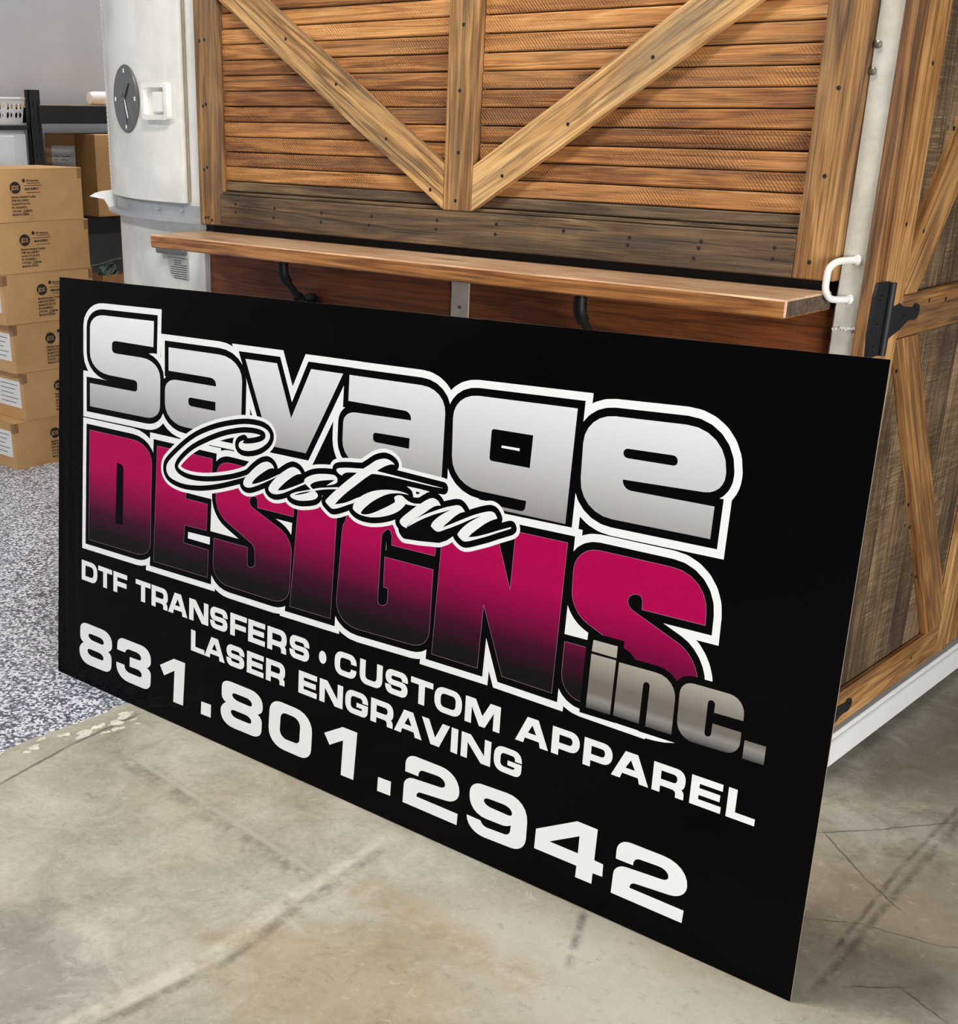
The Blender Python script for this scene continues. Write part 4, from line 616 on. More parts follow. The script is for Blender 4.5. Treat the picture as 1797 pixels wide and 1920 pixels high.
 "num":[[[1137,1737,1149,1801,1181,1858,1232,1905,1299,1940,1380,1962,1472,1970,2239,1969,2372,1957,2488,1923,2583,1871,2654,1802,2698,1719,2712,1624,2710,1535,2703,1496,2684,1458,2654,1422,2616,1389,2570,1361,2517,1340,2568,1321,2610,1294,2645,1261,2671,1222,2687,1180,2691,1136,2684,922,2671,853,2635,791,2581,739,2510,699,2425,673,2329,663,1618,650,1474,660,1347,694,1243,750,1165,824,1116,915,1101,1018,1102,1058,1109,1100,1128,1145,1158,1190,1196,1234,1241,1275,1293,1311,1316,1325,1297,1330,1253,1346,1214,1370,1181,1400,1157,1434,1141,1471,1136,1510],[1550,1611,1554,1630,1567,1647,1587,1661,1614,1671,1647,1678,1685,1681,2059,1684,2133,1680,2197,1667,2248,1646,2285,1617,2307,1583,2310,1543,2304,1526,2291,1511,2271,1498,2246,1489,2217,1483,2184,1481,1799,1485,1732,1490,1672,1502,1622,1522,1584,1547,1559,1577],[1505,1105,1509,1126,1521,1145,1542,1160,1569,1172,1602,1180,1640,1183,2054,1187,2121,1183,2180,1170,2229,1149,2266,1121,2290,1087,2298,1048,2295,1028,2283,1011,2265,997,2242,986,2213,979,2180,976,1757,971,1688,975,1628,987,1578,1008,1539,1035,1514,1067]],[[2967,1729,2979,1793,3011,1850,3060,1897,3124,1933,3201,1956,3288,1964,4085,1970,4211,1959,4320,1927,4410,1876,4477,1808,4519,1726,4533,1632,4531,1544,4525,1510,4509,1475,4485,1440,4454,1408,4416,1378,4373,1353,4340,1336,4356,1334,4407,1322,4451,1300,4487,1272,4513,1237,4530,1197,4534,1154,4524,914,4510,845,4476,783,4425,732,4358,693,4278,668,4187,658,3497,650,3340,663,3201,703,3086,767,2997,852,2941,956,2921,1074,2920,1140,3306,1148,3314,1099,3329,1058,3355,1023,3392,994,3438,972,3490,959,3548,954,3996,960,4027,962,4055,970,4078,981,4097,995,4110,1013,4116,1033,4113,1073,4095,1108,4063,1136,4020,1157,3965,1170,3902,1173,3552,1162,3561,1465,3953,1475,3989,1478,4020,1486,4047,1498,4068,1513,4082,1531,4088,1551,4083,1591,4062,1626,4026,1655,3977,1677,3916,1690,3846,1694,3528,1690,3491,1686,3455,1675,3423,1659,3395,1638,3373,1613,3358,1584,3342,1545,2963,1542]],[[4945,1610,5558,1965,6049,1970,5974,660,5548,650,5588,1612,5134,1342]],[[6753,1029,7162,1050,7154,665,6739,650]],[[7597,1737,7609,1801,7643,1858,7696,1905,7765,1940,7849,1962,7943,1970,8736,1969,8874,1957,8993,1923,9091,1871,9165,1802,9211,1719,9225,1624,9223,1535,9215,1496,9196,1458,9165,1422,9125,1389,9078,1361,9024,1340,9076,1321,9119,1294,9155,1261,9182,1222,9198,1180,9203,1136,9196,922,9182,853,9146,791,9089,739,9016,699,8928,673,8829,663,8094,650,7945,660,7815,694,7707,750,7626,824,7576,915,7560,1018,7561,1058,7569,1100,7588,1145,7619,1190,7658,1234,7705,1275,7758,1311,7782,1325,7763,1330,7717,1346,7677,1370,7643,1400,7618,1434,7602,1471,7596,1510],[8024,1611,8028,1630,8041,1647,8063,1661,8091,1671,8125,1678,8164,1681,8550,1684,8627,1680,8692,1667,8745,1646,8784,1617,8806,1583,8810,1543,8803,1526,8789,1511,8769,1498,8744,1489,8713,1483,8679,1481,8282,1485,8212,1490,8151,1502,8099,1522,8059,1547,8034,1577],[7977,1105,7981,1126,7995,1145,8016,1160,8044,1172,8078,1180,8117,1183,8545,1187,8615,1183,8676,1170,8726,1149,8764,1121,8789,1087,8797,1048,8793,1028,8782,1011,8763,997,8739,986,8709,979,8675,976,8238,971,8167,975,8105,987,8053,1008,8013,1035,7987,1067]],[[9487,1626,9506,1723,9552,1807,9621,1876,9711,1928,9817,1960,9937,1970,10465,1963,10638,1944,10788,1893,10911,1813,11002,1710,11058,1586,11073,1445,11056,979,11039,888,10998,809,10935,743,10854,693,10756,661,10645,650,10055,651,9889,668,9744,716,9624,792,9535,892,9481,1012,9466,1149],[9911,1547,9921,1591,9942,1629,9974,1660,10014,1684,10062,1699,10116,1704,10352,1703,10434,1695,10504,1672,10562,1635,10606,1587,10632,1528,10639,1462,10624,1115,10618,1081,10602,1051,10578,1026,10547,1006,10510,993,10468,987,10182,976,10098,981,10025,1002,9966,1037,9922,1085,9896,1143,9890,1211]],[[11510,1610,12137,1965,12640,1970,12563,660,12127,650,12168,1612,11703,1342]],[[13384,1029,13810,1050,13802,665,13370,650]],[[14243,1674,14253,1754,14284,1824,14334,1883,14399,1927,14478,1955,14569,1965,15326,1970,15491,1955,15635,1909,15754,1837,15843,1741,15900,1626,15920,1493,15908,1409,15872,1334,15815,1269,15740,1217,15649,1180,15545,1161,14763,1092,14727,1085,14696,1072,14670,1052,14651,1028,14639,999,14636,968,14637,945,15908,949,15895,656,14207,650,14220,1111,14231,1180,14260,1242,14304,1294,14362,1336,14431,1365,14508,1379,15343,1438,15383,1444,15418,1455,15447,1471,15469,1491,15483,1514,15488,1539,15479,1586,15453,1626,15413,1658,15359,1682,15294,1695,15220,1697,14817,1678,14777,1672,14741,1658,14710,1637,14687,1609,14671,1577,14665,1541,14662,1485,14247,1480]],[[16219,1633,16230,1715,16262,1787,16313,1848,16380,1895,16460,1927,16551,1940,17277,1970,17442,1959,17586,1913,17706,1836,17796,1733,17853,1606,17874,1458,17875,1055,17862,956,17825,868,17766,793,17688,735,17593,697,17485,680,16731,650,16580,658,16447,692,16336,750,16250,829,16194,926,16172,1038,16581,1036,16599,1002,16626,973,16661,949,16703,932,16749,922,16799,921,17274,945,17316,952,17353,967,17384,990,17408,1019,17425,1053,17431,1092,17438,1222,17408,1206,17373,1189,17335,1173,17295,1160,17256,1150,17217,1144,17182,1141,16727,1131,16588,1143,16466,1184,16364,1251,16287,1340,16237,1449,16220,1573],[16639,1572,16645,1593,16660,1611,16683,1627,16714,1640,16751,1648,16794,1652,17169,1662,17247,1659,17315,1645,17371,1622,17413,1590,17439,1552,17448,1507,17444,1489,17433,1473,17416,1460,17394,1451,17367,1445,17336,1443,16866,1453,16803,1458,16749,1470,16703,1488,16669,1512,16647,1540]],[[18123,1402,19169,1970,19696,1969,19679,1233,19909,1222,19915,927,19668,917,19665,657,19239,650,19248,929,18112,918],[18499,1232,19261,1648,19255,1232]],[[20197,1674,20207,1754,20238,1824,20289,1883,20356,1927,20437,1955,20529,1965,21303,1970,21471,1955,21618,1909,21740,1837,21831,1741,21890,1626,21910,1493,21897,1409,21860,1334,21802,1269,21726,1217,21633,1180,21527,1161,20727,1092,20691,1085,20659,1072,20633,1052,20613,1028,20601,999,20598,968,20599,945,21897,949,21884,656,20160,650,20172,1111,20184,1180,20214,1242,20259,1294,20318,1336,20388,1365,20467,1379,21321,1438,21361,1444,21397,1455,21426,1471,21449,1491,21463,1514,21468,1539,21459,1586,21433,1626,21391,1658,21337,1682,21270,1695,21194,1697,20783,1678,20742,1672,20705,1658,20674,1637,20650,1609,20634,1577,20627,1541,20625,1485,20200,1480]]],
 "l1":[[[1200,3935,1720,3935,1805,3922,1877,3887,1932,3832,1967,3760,1980,3675,1980,3575,1967,3490,1932,3418,1877,3363,1805,3328,1720,3315,1200,3315],[1387,3790,1673,3790,1721,3781,1759,3756,1784,3718,1793,3670,1793,3580,1784,3532,1759,3494,1721,3469,1673,3460,1387,3460]],[[2025,3935,2700,3935,2700,3790,2456,3790,2456,3315,2269,3315,2269,3790,2025,3790]],[[2765,3935,3420,3935,3420,3790,2952,3790,2952,3665,3390,3665,3390,3520,2952,3520,2952,3315,2765,3315]],[[3820,3935,4500,3935,4500,3790,4254,3790,4254,3315,4066,3315,4066,3790,3820,3790]],[[4545,3935,5060,3935,5129,3925,5187,3896,5231,3852,5260,3794,5270,3725,5270,3680,5266,3627,5253,3583,5234,3549,5209,3527,5180,3520,5206,3511,5228,3494,5245,3470,5256,3440,5260,3407,5260,3315,5073,3315,5073,3384,5069,3410,5058,3432,5041,3449,5019,3460,4993,3464,4732,3464,4732,3315,4545,3315],[4732,3790,5003,3790,5035,3784,5060,3767,5077,3742,5083,3710,5083,3689,5077,3657,5060,3631,5035,3615,5003,3609,4732,3609]],[[5567,3935,5844,3935,6130,3315,5910,3315,5890,3439,5530,3439,5510,3315,5290,3315],[5702,3774,5811,3575,5597,3575]],[[6200,3935,6470,3935,6818,3526,6818,3935,7005,3935,7005,3315,6735,3315,6387,3724,6387,3315,6200,3315]],[[7080,3735,7090,3800,7117,3856,7159,3898,7215,3925,7280,3935,7590,3935,7655,3925,7711,3898,7753,3856,7780,3800,7790,3735,7790,3706,7603,3706,7603,3720,7600,3743,7590,3762,7575,3777,7556,3787,7533,3790,7337,3790,7314,3787,7295,3780,7280,3768,7270,3753,7267,3735,7270,3719,7278,3706,7291,3696,7307,3690,7327,3688,7610,3688,7669,3679,7718,3655,7757,3617,7781,3569,7790,3511,7780,3447,7753,3393,7711,3351,7655,3324,7590,3315,7280,3315,7215,3325,7159,3352,7117,3394,7090,3450,7080,3515,7080,3538,7267,3538,7267,3530,7270,3507,7280,3488,7295,3473,7314,3463,7337,3460,7533,3460,7556,3462,7575,3469,7590,3480,7600,3494,7603,3510,7600,3524,7592,3536,7579,3545,7563,3550,7543,3552,7260,3552,7201,3561,7152,3586,7113,3624,7089,3674]],[[7900,3935,8550,3935,8550,3790,8087,3790,8087,3665,8520,3665,8520,3520,8087,3520,8087,3315,7900,3315]],[[8610,3935,9260,3935,9260,3790,8797,3790,8797,3698,9220,3698,9220,3552,8797,3552,8797,3460,9260,3460,9260,3315,8610,3315]],[[9350,3935,9860,3935,9929,3925,9987,3896,10031,3852,10060,3794,10070,3725,10070,3680,10066,3627,10053,3583,10034,3549,10009,3527,9980,3520,10006,3511,10028,3494,10045,3470,10056,3440,10060,3407,10060,3315,9873,3315,9873,3384,9869,3410,9858,3432,9841,3449,9819,3460,9793,3464,9537,3464,9537,3315,9350,3315],[9537,3790,9803,3790,9835,3784,9860,3767,9877,3742,9883,3710,9883,3689,9877,3657,9860,3631,9835,3615,9803,3609,9537,3609]],[[10180,3735,10190,3800,10217,3856,10259,3898,10315,3925,10380,3935,10695,3935,10760,3925,10816,3898,10858,3856,10885,3800,10895,3735,10895,3706,10708,3706,10708,3720,10705,3743,10695,3762,10680,3777,10661,3787,10638,3790,10437,3790,10414,3787,10395,3780,10380,3768,10370,3753,10367,3735,10370,3719,10378,3706,10391,3696,10407,3690,10427,3688,10715,3688,10774,3679,10823,3655,10862,3617,10886,3569,10895,3511,10885,3447,10858,3393,10816,3351,10760,3324,10695,3315,10380,3315,10315,3325,10259,3352,10217,3394,10190,3450,10180,3515,10180,3538,10367,3538,10367,3530,10370,3507,10380,3488,10395,3473,10414,3463,10437,3460,10638,3460,10661,3462,10680,3469,10695,3480,10705,3494,10708,3510,10705,3524,10697,3536,10684,3545,10668,3550,10648,3552,10360,3552,10301,3561,10252,3586,10213,3624,10189,3674]],[[11790,3685,11802,3767,11836,3836,11889,3889,11958,3923,12040,3935,12305,3935,12380,3924,12444,3892,12492,3844,12524,3780,12535,3705,12535,3687,12348,3687,12348,3710,12344,3736,12333,3758,12316,3775,12294,3786,12268,3790,12077,3790,12044,3785,12017,3772,11995,3750,11982,3723,11977,3690,11977,3560,11982,3527,11995,3500,12017,3478,12044,3465,12077,3460,12268,3460,12294,3464,12316,3475,12333,3492,12344,3514,12348,3540,12348,3557,12535,3557,12535,3545,12524,3470,12492,3406,12444,3358,12380,3326,12305,3315,12040,3315,11958,3327,11889,3361,11836,3414,11802,3483,11790,3565]],[[12645,3935,12832,3935,12832,3560,12837,3527,12850,3500,12872,3478,12899,3465,12932,3460,13103,3460,13136,3465,13163,3478,13185,3500,13198,3527,13203,3560,13203,3935,13390,3935,13390,3545,13379,3470,13347,3406,13299,3358,13235,3326,13160,3315,12875,3315,12800,3326,12736,3358,12688,3406,12656,3470,12645,3545]],[[13485,3735,13495,3800,13522,3856,13564,3898,13620,3925,13685,3935,14000,3935,14065,3925,14121,3898,14163,3856,14190,3800,14200,3735,14200,3706,14013,3706,14013,3720,14010,3743,14000,3762,13985,3777,13966,3787,13943,3790,13742,3790,13719,3787,13700,3780,13685,3768,13675,3753,13672,3735,13675,3719,13683,3706,13696,3696,13712,3690,13732,3688,14020,3688,14079,3679,14128,3655,14167,3617,14191,3569,14200,3511,14190,3447,14163,3393,14121,3351,14065,3324,14000,3315,13685,3315,13620,3325,13564,3352,13522,3394,13495,3450,13485,3515,13485,3538,13672,3538,13672,3530,13675,3507,13685,3488,13700,3473,13719,3463,13742,3460,13943,3460,13966,3462,13985,3469,14000,3480,14010,3494,14013,3510,14010,3524,14002,3536,13989,3545,13973,3550,13953,3552,13665,3552,13606,3561,13557,3586,13518,3624,13494,3674]],[[14290,3935,14975,3935,14975,3790,14726,3790,14726,3315,14539,3315,14539,3790,14290,3790]],[[15025,3665,15038,3753,15075,3828,15132,3885,15207,3922,15295,3935,15575,3935,15663,3922,15738,3885,15795,3828,15832,3753,15845,3665,15845,3585,15832,3497,15795,3422,15738,3365,15663,3328,15575,3315,15295,3315,15207,3328,15132,3365,15075,3422,15038,3497,15025,3585],[15212,3680,15220,3724,15243,3759,15278,3782,15322,3790,15548,3790,15592,3782,15627,3759,15650,3724,15658,3680,15658,3570,15650,3526,15627,3491,15592,3468,15548,3460,15322,3460,15278,3468,15243,3491,15220,3526,15212,3570]],[[15940,3935,16230,3935,16440,3575,16650,3935,16940,3935,16940,3315,16753,3315,16753,3724,16520,3315,16360,3315,16127,3724,16127,3315,15940,3315]],[[17674,3935,17967,3935,18270,3315,18050,3315,18014,3439,17636,3439,17600,3315,17380,3315],[17816,3774,17932,3575,17705,3575]],[[18345,3935,18830,3935,18905,3924,18969,3892,19017,3844,19049,3780,19060,3705,19060,3694,19049,3619,19017,3555,18969,3506,18905,3475,18830,3464,18532,3464,18532,3315,18345,3315],[18532,3790,18793,3790,18825,3784,18850,3767,18867,3742,18873,3710,18873,3689,18867,3657,18850,3631,18825,3615,18793,3609,18532,3609]],[[19165,3935,19650,3935,19725,3924,19789,3892,19837,3844,19869,3780,19880,3705,19880,3694,19869,3619,19837,3555,19789,3506,19725,3475,19650,3464,19352,3464,19352,3315,19165,3315],[19352,3790,19613,3790,19645,3784,19670,3767,19687,3742,19693,3710,19693,3689,19687,3657,19670,3631,19645,3615,19613,3609,19352,3609]],[[20177,3935,20474,3935,20780,3315,20560,3315,20521,3439,20139,3439,20100,3315,19880,3315],[20321,3774,20438,3575,20208,3575]],[[20855,3935,21390,3935,21459,3925,21517,3896,21561,3852,21590,3794,21600,3725,21600,3680,21596,3627,21583,3583,21564,3549,21539,3527,21510,3520,21536,3511,21558,3494,21575,3470,21586,3440,21590,3407,21590,3315,21403,3315,21403,3384,21399,3410,21388,3432,21371,3449,21349,3460,21323,3464,21042,3464,21042,3315,20855,3315],[21042,3790,21333,3790,21365,3784,21390,3767,21407,3742,21413,3710,21413,3689,21407,3657,21390,3631,21365,3615,21333,3609,21042,3609]],[[21725,3935,22415,3935,22415,3790,21912,3790,21912,3698,22375,3698,22375,3552,21912,3552,21912,3460,22415,3460,22415,3315,21725,3315]],[[22535,3935,22722,3935,22722,3460,23150,3460,23150,3315,22535,3315]],[[11502,3610,11492,3675,11463,3730,11421,3767,11370,3780,11319,3767,11277,3730,11248,3675,11238,3610,11248,3545,11277,3490,11319,3453,11370,3440,11421,3453,11463,3490,11492,3545]]],
 "l2":[[[6290,3040,6477,3040,6477,2575,6860,2575,6860,2430,6290,2430]],[[7141,3040,7416,3040,7700,2430,7480,2430,7461,2552,7104,2552,7085,2430,6865,2430],[7274,2881,7383,2686,7170,2686]],[[7765,2842,7775,2906,7802,2961,7844,3003,7900,3030,7965,3040,8280,3040,8345,3030,8401,3003,8443,2961,8470,2905,8480,2840,8480,2814,8293,2814,8293,2825,8290,2848,8280,2867,8265,2882,8246,2892,8223,2895,8022,2895,7999,2892,7980,2885,7965,2874,7955,2860,7952,2843,7955,2828,7963,2815,7976,2806,7992,2800,8012,2798,8300,2798,8359,2789,8408,2765,8447,2728,8471,2680,8480,2624,8470,2560,8443,2507,8401,2466,8345,2439,8280,2430,7965,2430,7900,2440,7844,2467,7802,2509,7775,2565,7765,2630,7765,2650,7952,2650,7955,2622,7965,2603,7980,2588,7999,2578,8022,2575,8223,2575,8246,2577,8265,2584,8280,2594,8290,2607,8293,2622,8290,2635,8282,2646,8269,2655,8253,2661,8233,2662,7945,2662,7886,2671,7837,2696,7798,2733,7774,2783]],[[8580,3040,9230,3040,9230,2895,8767,2895,8767,2808,9190,2808,9190,2662,8767,2662,8767,2575,9230,2575,9230,2430,8580,2430]],[[9320,3040,9830,3040,9899,3030,9957,3001,10001,2957,10030,2899,10040,2830,10040,2791,10036,2739,10023,2695,10004,2661,9979,2639,9950,2631,9976,2622,9998,2605,10015,2582,10026,2552,10030,2519,10030,2430,9843,2430,9843,2496,9839,2523,9828,2545,9811,2562,9789,2573,9763,2576,9507,2576,9507,2430,9320,2430],[9507,2895,9773,2895,9805,2889,9830,2872,9847,2847,9853,2815,9853,2801,9847,2769,9830,2744,9805,2727,9773,2721,9507,2721]],[[10540,3040,11200,3040,11200,2895,10727,2895,10727,2808,11160,2808,11160,2662,10727,2662,10727,2575,11200,2575,11200,2430,10540,2430]],[[11295,3040,11565,3040,11923,2637,11923,3040,12110,3040,12110,2430,11840,2430,11482,2833,11482,2430,11295,2430]],[[12195,2790,12207,2872,12241,2941,12294,2994,12363,3028,12445,3040,12730,3040,12805,3029,12869,2997,12917,2949,12949,2885,12960,2810,12960,2787,12773,2787,12773,2815,12769,2841,12758,2863,12741,2880,12719,2891,12693,2895,12482,2895,12449,2890,12422,2877,12400,2855,12387,2828,12382,2795,12382,2675,12387,2642,12400,2615,12422,2593,12449,2580,12482,2575,12713,2575,12733,2578,12749,2586,12762,2599,12770,2615,12773,2635,12578,2637,12578,2753,12960,2753,12960,2610,12951,2551,12927,2502,12888,2463,12839,2439,12780,2430,12445,2430,12363,2442,12294,2476,12241,2529,12207,2598,12195,2680]],[[13055,3040,13580,3040,13649,3030,13707,3001,13751,2957,13780,2899,13790,2830,13790,2791,13786,2739,13773,2695,13754,2661,13729,2639,13700,2631,13726,2622,13748,2605,13765,2582,13776,2552,13780,2519,13780,2430,13593,2430,13593,2496,13589,2523,13578,2545,13561,2562,13539,2573,13513,2576,13242,2576,13242,2430,13055,2430],[13242,2895,13523,2895,13555,2889,13580,2872,13597,2847,13603,2815,13603,2801,13597,2769,13580,2744,13555,2727,13523,2721,13242,2721]],[[14119,3040,14408,3040,14705,2430,14485,2430,14454,2552,14081,2552,14050,2430,13830,2430],[14259,2881,14372,2686,14149,2686]],[[14680,3040,14900,3040,15108,2631,15315,3040,15535,3040,15238,2430,14978,2430]],[[15585,3040,15785,3040,15785,2430,15585,2430]],[[15885,3040,16155,3040,16558,2637,16558,3040,16745,3040,16745,2430,16475,2430,16072,2833,16072,2430,15885,2430]],[[16835,2790,16847,2872,16881,2941,16934,2994,17003,3028,17085,3040,17380,3040,17455,3029,17519,2997,17567,2949,17599,2885,17610,2810,17610,2787,17423,2787,17423,2815,17419,2841,17408,2863,17391,2880,17369,2891,17343,2895,17122,2895,17089,2890,17062,2877,17040,2855,17027,2828,17022,2795,17022,2675,17027,2642,17040,2615,17062,2593,17089,2580,17122,2575,17363,2575,17383,2578,17399,2586,17412,2599,17420,2615,17423,2635,17222,2637,17222,2753,17610,2753,17610,2610,17601,2551,17577,2502,17538,2463,17489,2439,17430,2430,17085,2430,17003,2442,16934,2476,16881,2529,16847,2598,16835,2680]]]}
# ---------------------------------------------------------------- the sign
BL = Vector((0.2365, -0.8472, 0.0015)); BRc = Vector((2.6707, -0.7847, 0.0015)); TL = Vector((0.2049, -0.7088, 1.1956)); TRc = Vector((2.6325, -0.7176, 1.2631))
SN = (BRc - BL).cross(TL - BL).normalized(); SN = -SN if SN.y > 0 else SN
def surf(x, y, d=0.0):
    u = x / 2438.4; v = y / 1219.2
    return (BL * (1 - u) + BRc * u) * (1 - v) + (TL * (1 - u) + TRc * u) * v + SN * (0.02 * 4 * u * (1 - u) * v + d)
SG = empty('sign_board', tuple((BL + BRc) / 2), 'large black sign panel with silver, magenta and white lettering leaning in front of the truck', 'sign')
def polys(flat): return [(flat[i] / 10.0, flat[i + 1] / 10.0) for i in range(0, len(flat), 2)]
def area(p): return 0.5 * sum(p[i - 1][0] * p[i][1] - p[i][0] * p[i - 1][1] for i in range(len(p)))
def ccw(p): return p if area(p) > 0 else p[::-1]
def stroke(p, w, rnd):
    """pieces that surround polygon p by a border of width w (sharp or round joins)"""
    p = [Vector(q) for q in ccw(p)]; n = len(p); out = []
    nr = []
    for i in range(n):
        d = (p[(i + 1) % n] - p[i]).normalized(); nr.append(Vector((d.y, -d.x)))
    for i in range(n):
        a, b = p[i], p[(i + 1) % n]; o = nr[i] * w; out.append([a, a + o, b + o, b])
        m, k = nr[i], nr[(i + 1) % n]; cr = m.x * k.y - m.y * k.x
        if cr > 1e-4:
            dt = max(-1, min(1, m.dot(k)))
            if dt > 0.93: out.append([b, b + m * w, b + k * w])
            elif rnd:
                an = math.acos(dt); st = max(2, int(an / 0.3)); pts = [b]; a0 = math.atan2(m.y, m.x)
                for j in range(st + 1): pts.append(b + Vector((math.cos(a0 + an * j / st), math.sin(a0 + an * j / st))) * w)
                out.append(pts)
            else:
                hv = (m + k); L = hv.length
                if L > 0.55: out.append([b, b + m * w, b + hv / L * (w / (L / 2)), b + k * w])
                else: out.append([b, b + m * w, b + k * w])
    return out
OPS = []   # (material, part name, list of ccw polygons), painted in order
def op(mat, name, pl, lab=None): OPS.append((mat, name, [ccw([tuple(q) for q in p]) for p in pl if abs(area([tuple(q) for q in p])) > 1e-3], lab))
AP = {k: ([polys(q) for q in v] if k not in ('num', 'l1', 'l2') else [[polys(q) for q in g] for g in v]) for k, v in ART.items()}
op('sign_black', 'panel_face', [[(0, 0), (2438.4, 0), (2438.4, 1219.2), (0, 1219.2)]])
W = []
for p in AP['sav']: W += [p] + stroke(p, 33, False)
op('sign_white', 'white_outline', W)
W = []
for p in AP['sav']: W += [p] + stroke(p, 16.6, False)
op('sign_black', 'panel_face', W + AP['blk'][:1])
for p, ch in zip(AP['sav'], 'Savage'): op('sign_silver', 'letter', [p], 'silver letter ' + ch)
op('sign_black', 'panel_face', AP['savh']); op('sign_white', 'white_outline', AP['dash'])
W = []
for p in AP['des']: W += [p] + stroke(p, 33, False)
op('sign_white', 'white_outline', W + AP['wht'])
W = []
for p in AP['des']: W += [p] + stroke(p, 16.6, False)
op('sign_black', 'panel_face', W + AP['blk'][1:3])
W = []
for p in AP['des']: W += stroke(p, 0.8, False)
op('sign_hair', 'hairline', W)
for p, ch in zip(AP['des'], 'DESIGNS'): op('sign_magenta', 'letter', [p], 'magenta to black letter ' + ch)
op('sign_black', 'panel_face', AP['desh'])
W = []
for p in AP['inc']: W += [p] + stroke(p, 14.5, False)
op('sign_black', 'panel_face', W + AP['blk'][3:])
for p, ch in zip(AP['inc'], ('i dot', 'i', 'n', 'c', 'full stop')): op('sign_grey', 'letter', [p], 'grey letter ' + ch if ch != 'full stop' else 'grey full stop')
W = []
for p in AP['scr'] + AP['sbk']: W += [p] + stroke(p, 23, True)
op('sign_white', 'white_outline', W + AP['swh'])
W = []
for p in AP['scr']: W += [p] + stroke(p, 14, True)
for p in AP['sbk']: W += [p] + stroke(p, 5 if p is AP['sbk'][0] else 13, True)
op('sign_black', 'panel_face', W); op('sign_white', 'white_outline', AP['stri'][:1]); op('sign_black', 'panel_face', AP['stri'][1:])
op('sign_white', 'script_lettering', AP['scr'], 'white script word across the two headlines'); op('sign_black', 'panel_face', AP['scrh'])
for key, nm in (('l1', 'letter'), ('l2', 'letter'), ('num', 'digit')):
    for g in AP[key]:
        op('sign_white', nm, [g[0]])
        if len(g) > 1: op('sign_black', 'panel_face', g[1:])
def paint():
    vs = []; fs = []; fop = []; seen = {}
    def vid(q):
        k = (round(q[0], 2), round(q[1], 2))
        if k not in seen: seen[k] = len(vs); vs.append(Vector(k))
        return seen[k]
    for i, (mat, nm, pl, lab) in enumerate(OPS):
        for p in pl:
            ids = []
            for q in p:
                j = vid(q)
                if not ids or ids[-1] != j: ids.append(j)
            if ids[0] == ids[-1]: ids.pop()
            if len(set(ids)) == len(ids) >= 3: fs.append(ids); fop.append(i)
    # the base rectangle is also cut into columns so that the panel can bow
    for k in range(1, 24):
        x = 2438.4 * k / 24
        fs.append([vid((x - 50.8, 0)), vid((x, 0)), vid((x, 1219.2)), vid((x - 50.8, 1219.2))]); fop.append(0)
    ov, oe, of, a, b, src = geometry.delaunay_2d_cdt(vs, [], fs, 1, 0.003, True)
    buck = {}
    for f, s in zip(of, src):
        if not s: continue
        t = max(fop[k] for k in s); buck.setdefault(t, []).append(f)
    groups = {}
    for t, fl_ in buck.items():
        mat, nm, pl, lab = OPS[t]
        key = nm if nm in ('panel_face', 'white_outline', 'hairline') else t
        groups.setdefault(key, [mat, nm, lab, []])[3].extend(fl_)
    for key, (mat, nm, lab, fl_) in groups.items():
        used = sorted({i for f in fl_ for i in f}); mp = {i: n_ for n_, i in enumerate(used)}
        me = bpy.data.meshes.new(nm); me.from_pydata([surf(ov[i].x, ov[i].y, 0.002) for i in used], [], [tuple(mp[i] for i in f) for f in fl_]); me.update()
        uv = me.uv_layers.new(name='art')
        for lp in me.loops:
            q = ov[used[lp.vertex_index]]; uv.data[lp.index].uv = (q.x / 2438.4, q.y / 1219.2)
        bm = bmesh.new(); bm.from_mesh(me)
        for f in bm.faces:
            if f.normal.dot(SN) < 0: f.normal_flip()
        bm.to_mesh(me); bm.free()
        me.materials.append(MATS[mat]); o = bpy.data.objects.new(nm, me); link(o, SG)
        if lab: o['label'] = lab
paint()
def panel():
    m = MB(); n = 24; L = 2438.4; Hh = 1219.2; ring = [(L * i / n, 0) for i in range(n)] + [(L, Hh * i / 4) for i in range(4)] + [(L - L * i / n, Hh) for i in range(n)] + [(0, Hh - Hh * i / 4) for i in range(4)]
    k = len(ring); m.v = [tuple(surf(x, y, 0.002)) for x, y in ring] + [tuple(surf(x, y, -0.0015)) for x, y in ring]
    m.f = [(i, (i + 1) % k, k + (i + 1) % k, k + i) for i in range(k)]
    b = len(m.v)
    for i in range(n + 1): m.v += [tuple(surf(L * i / n, 0, -0.0015)), tuple(surf(L * i / n, Hh, -0.0015))]
    m.f += [(b + 2 * i, b + 2 * i + 1, b + 2 * i + 3, b + 2 * i + 2) for i in range(n)]
    m.obj('panel_core', 'sign_edge', SG)
panel()
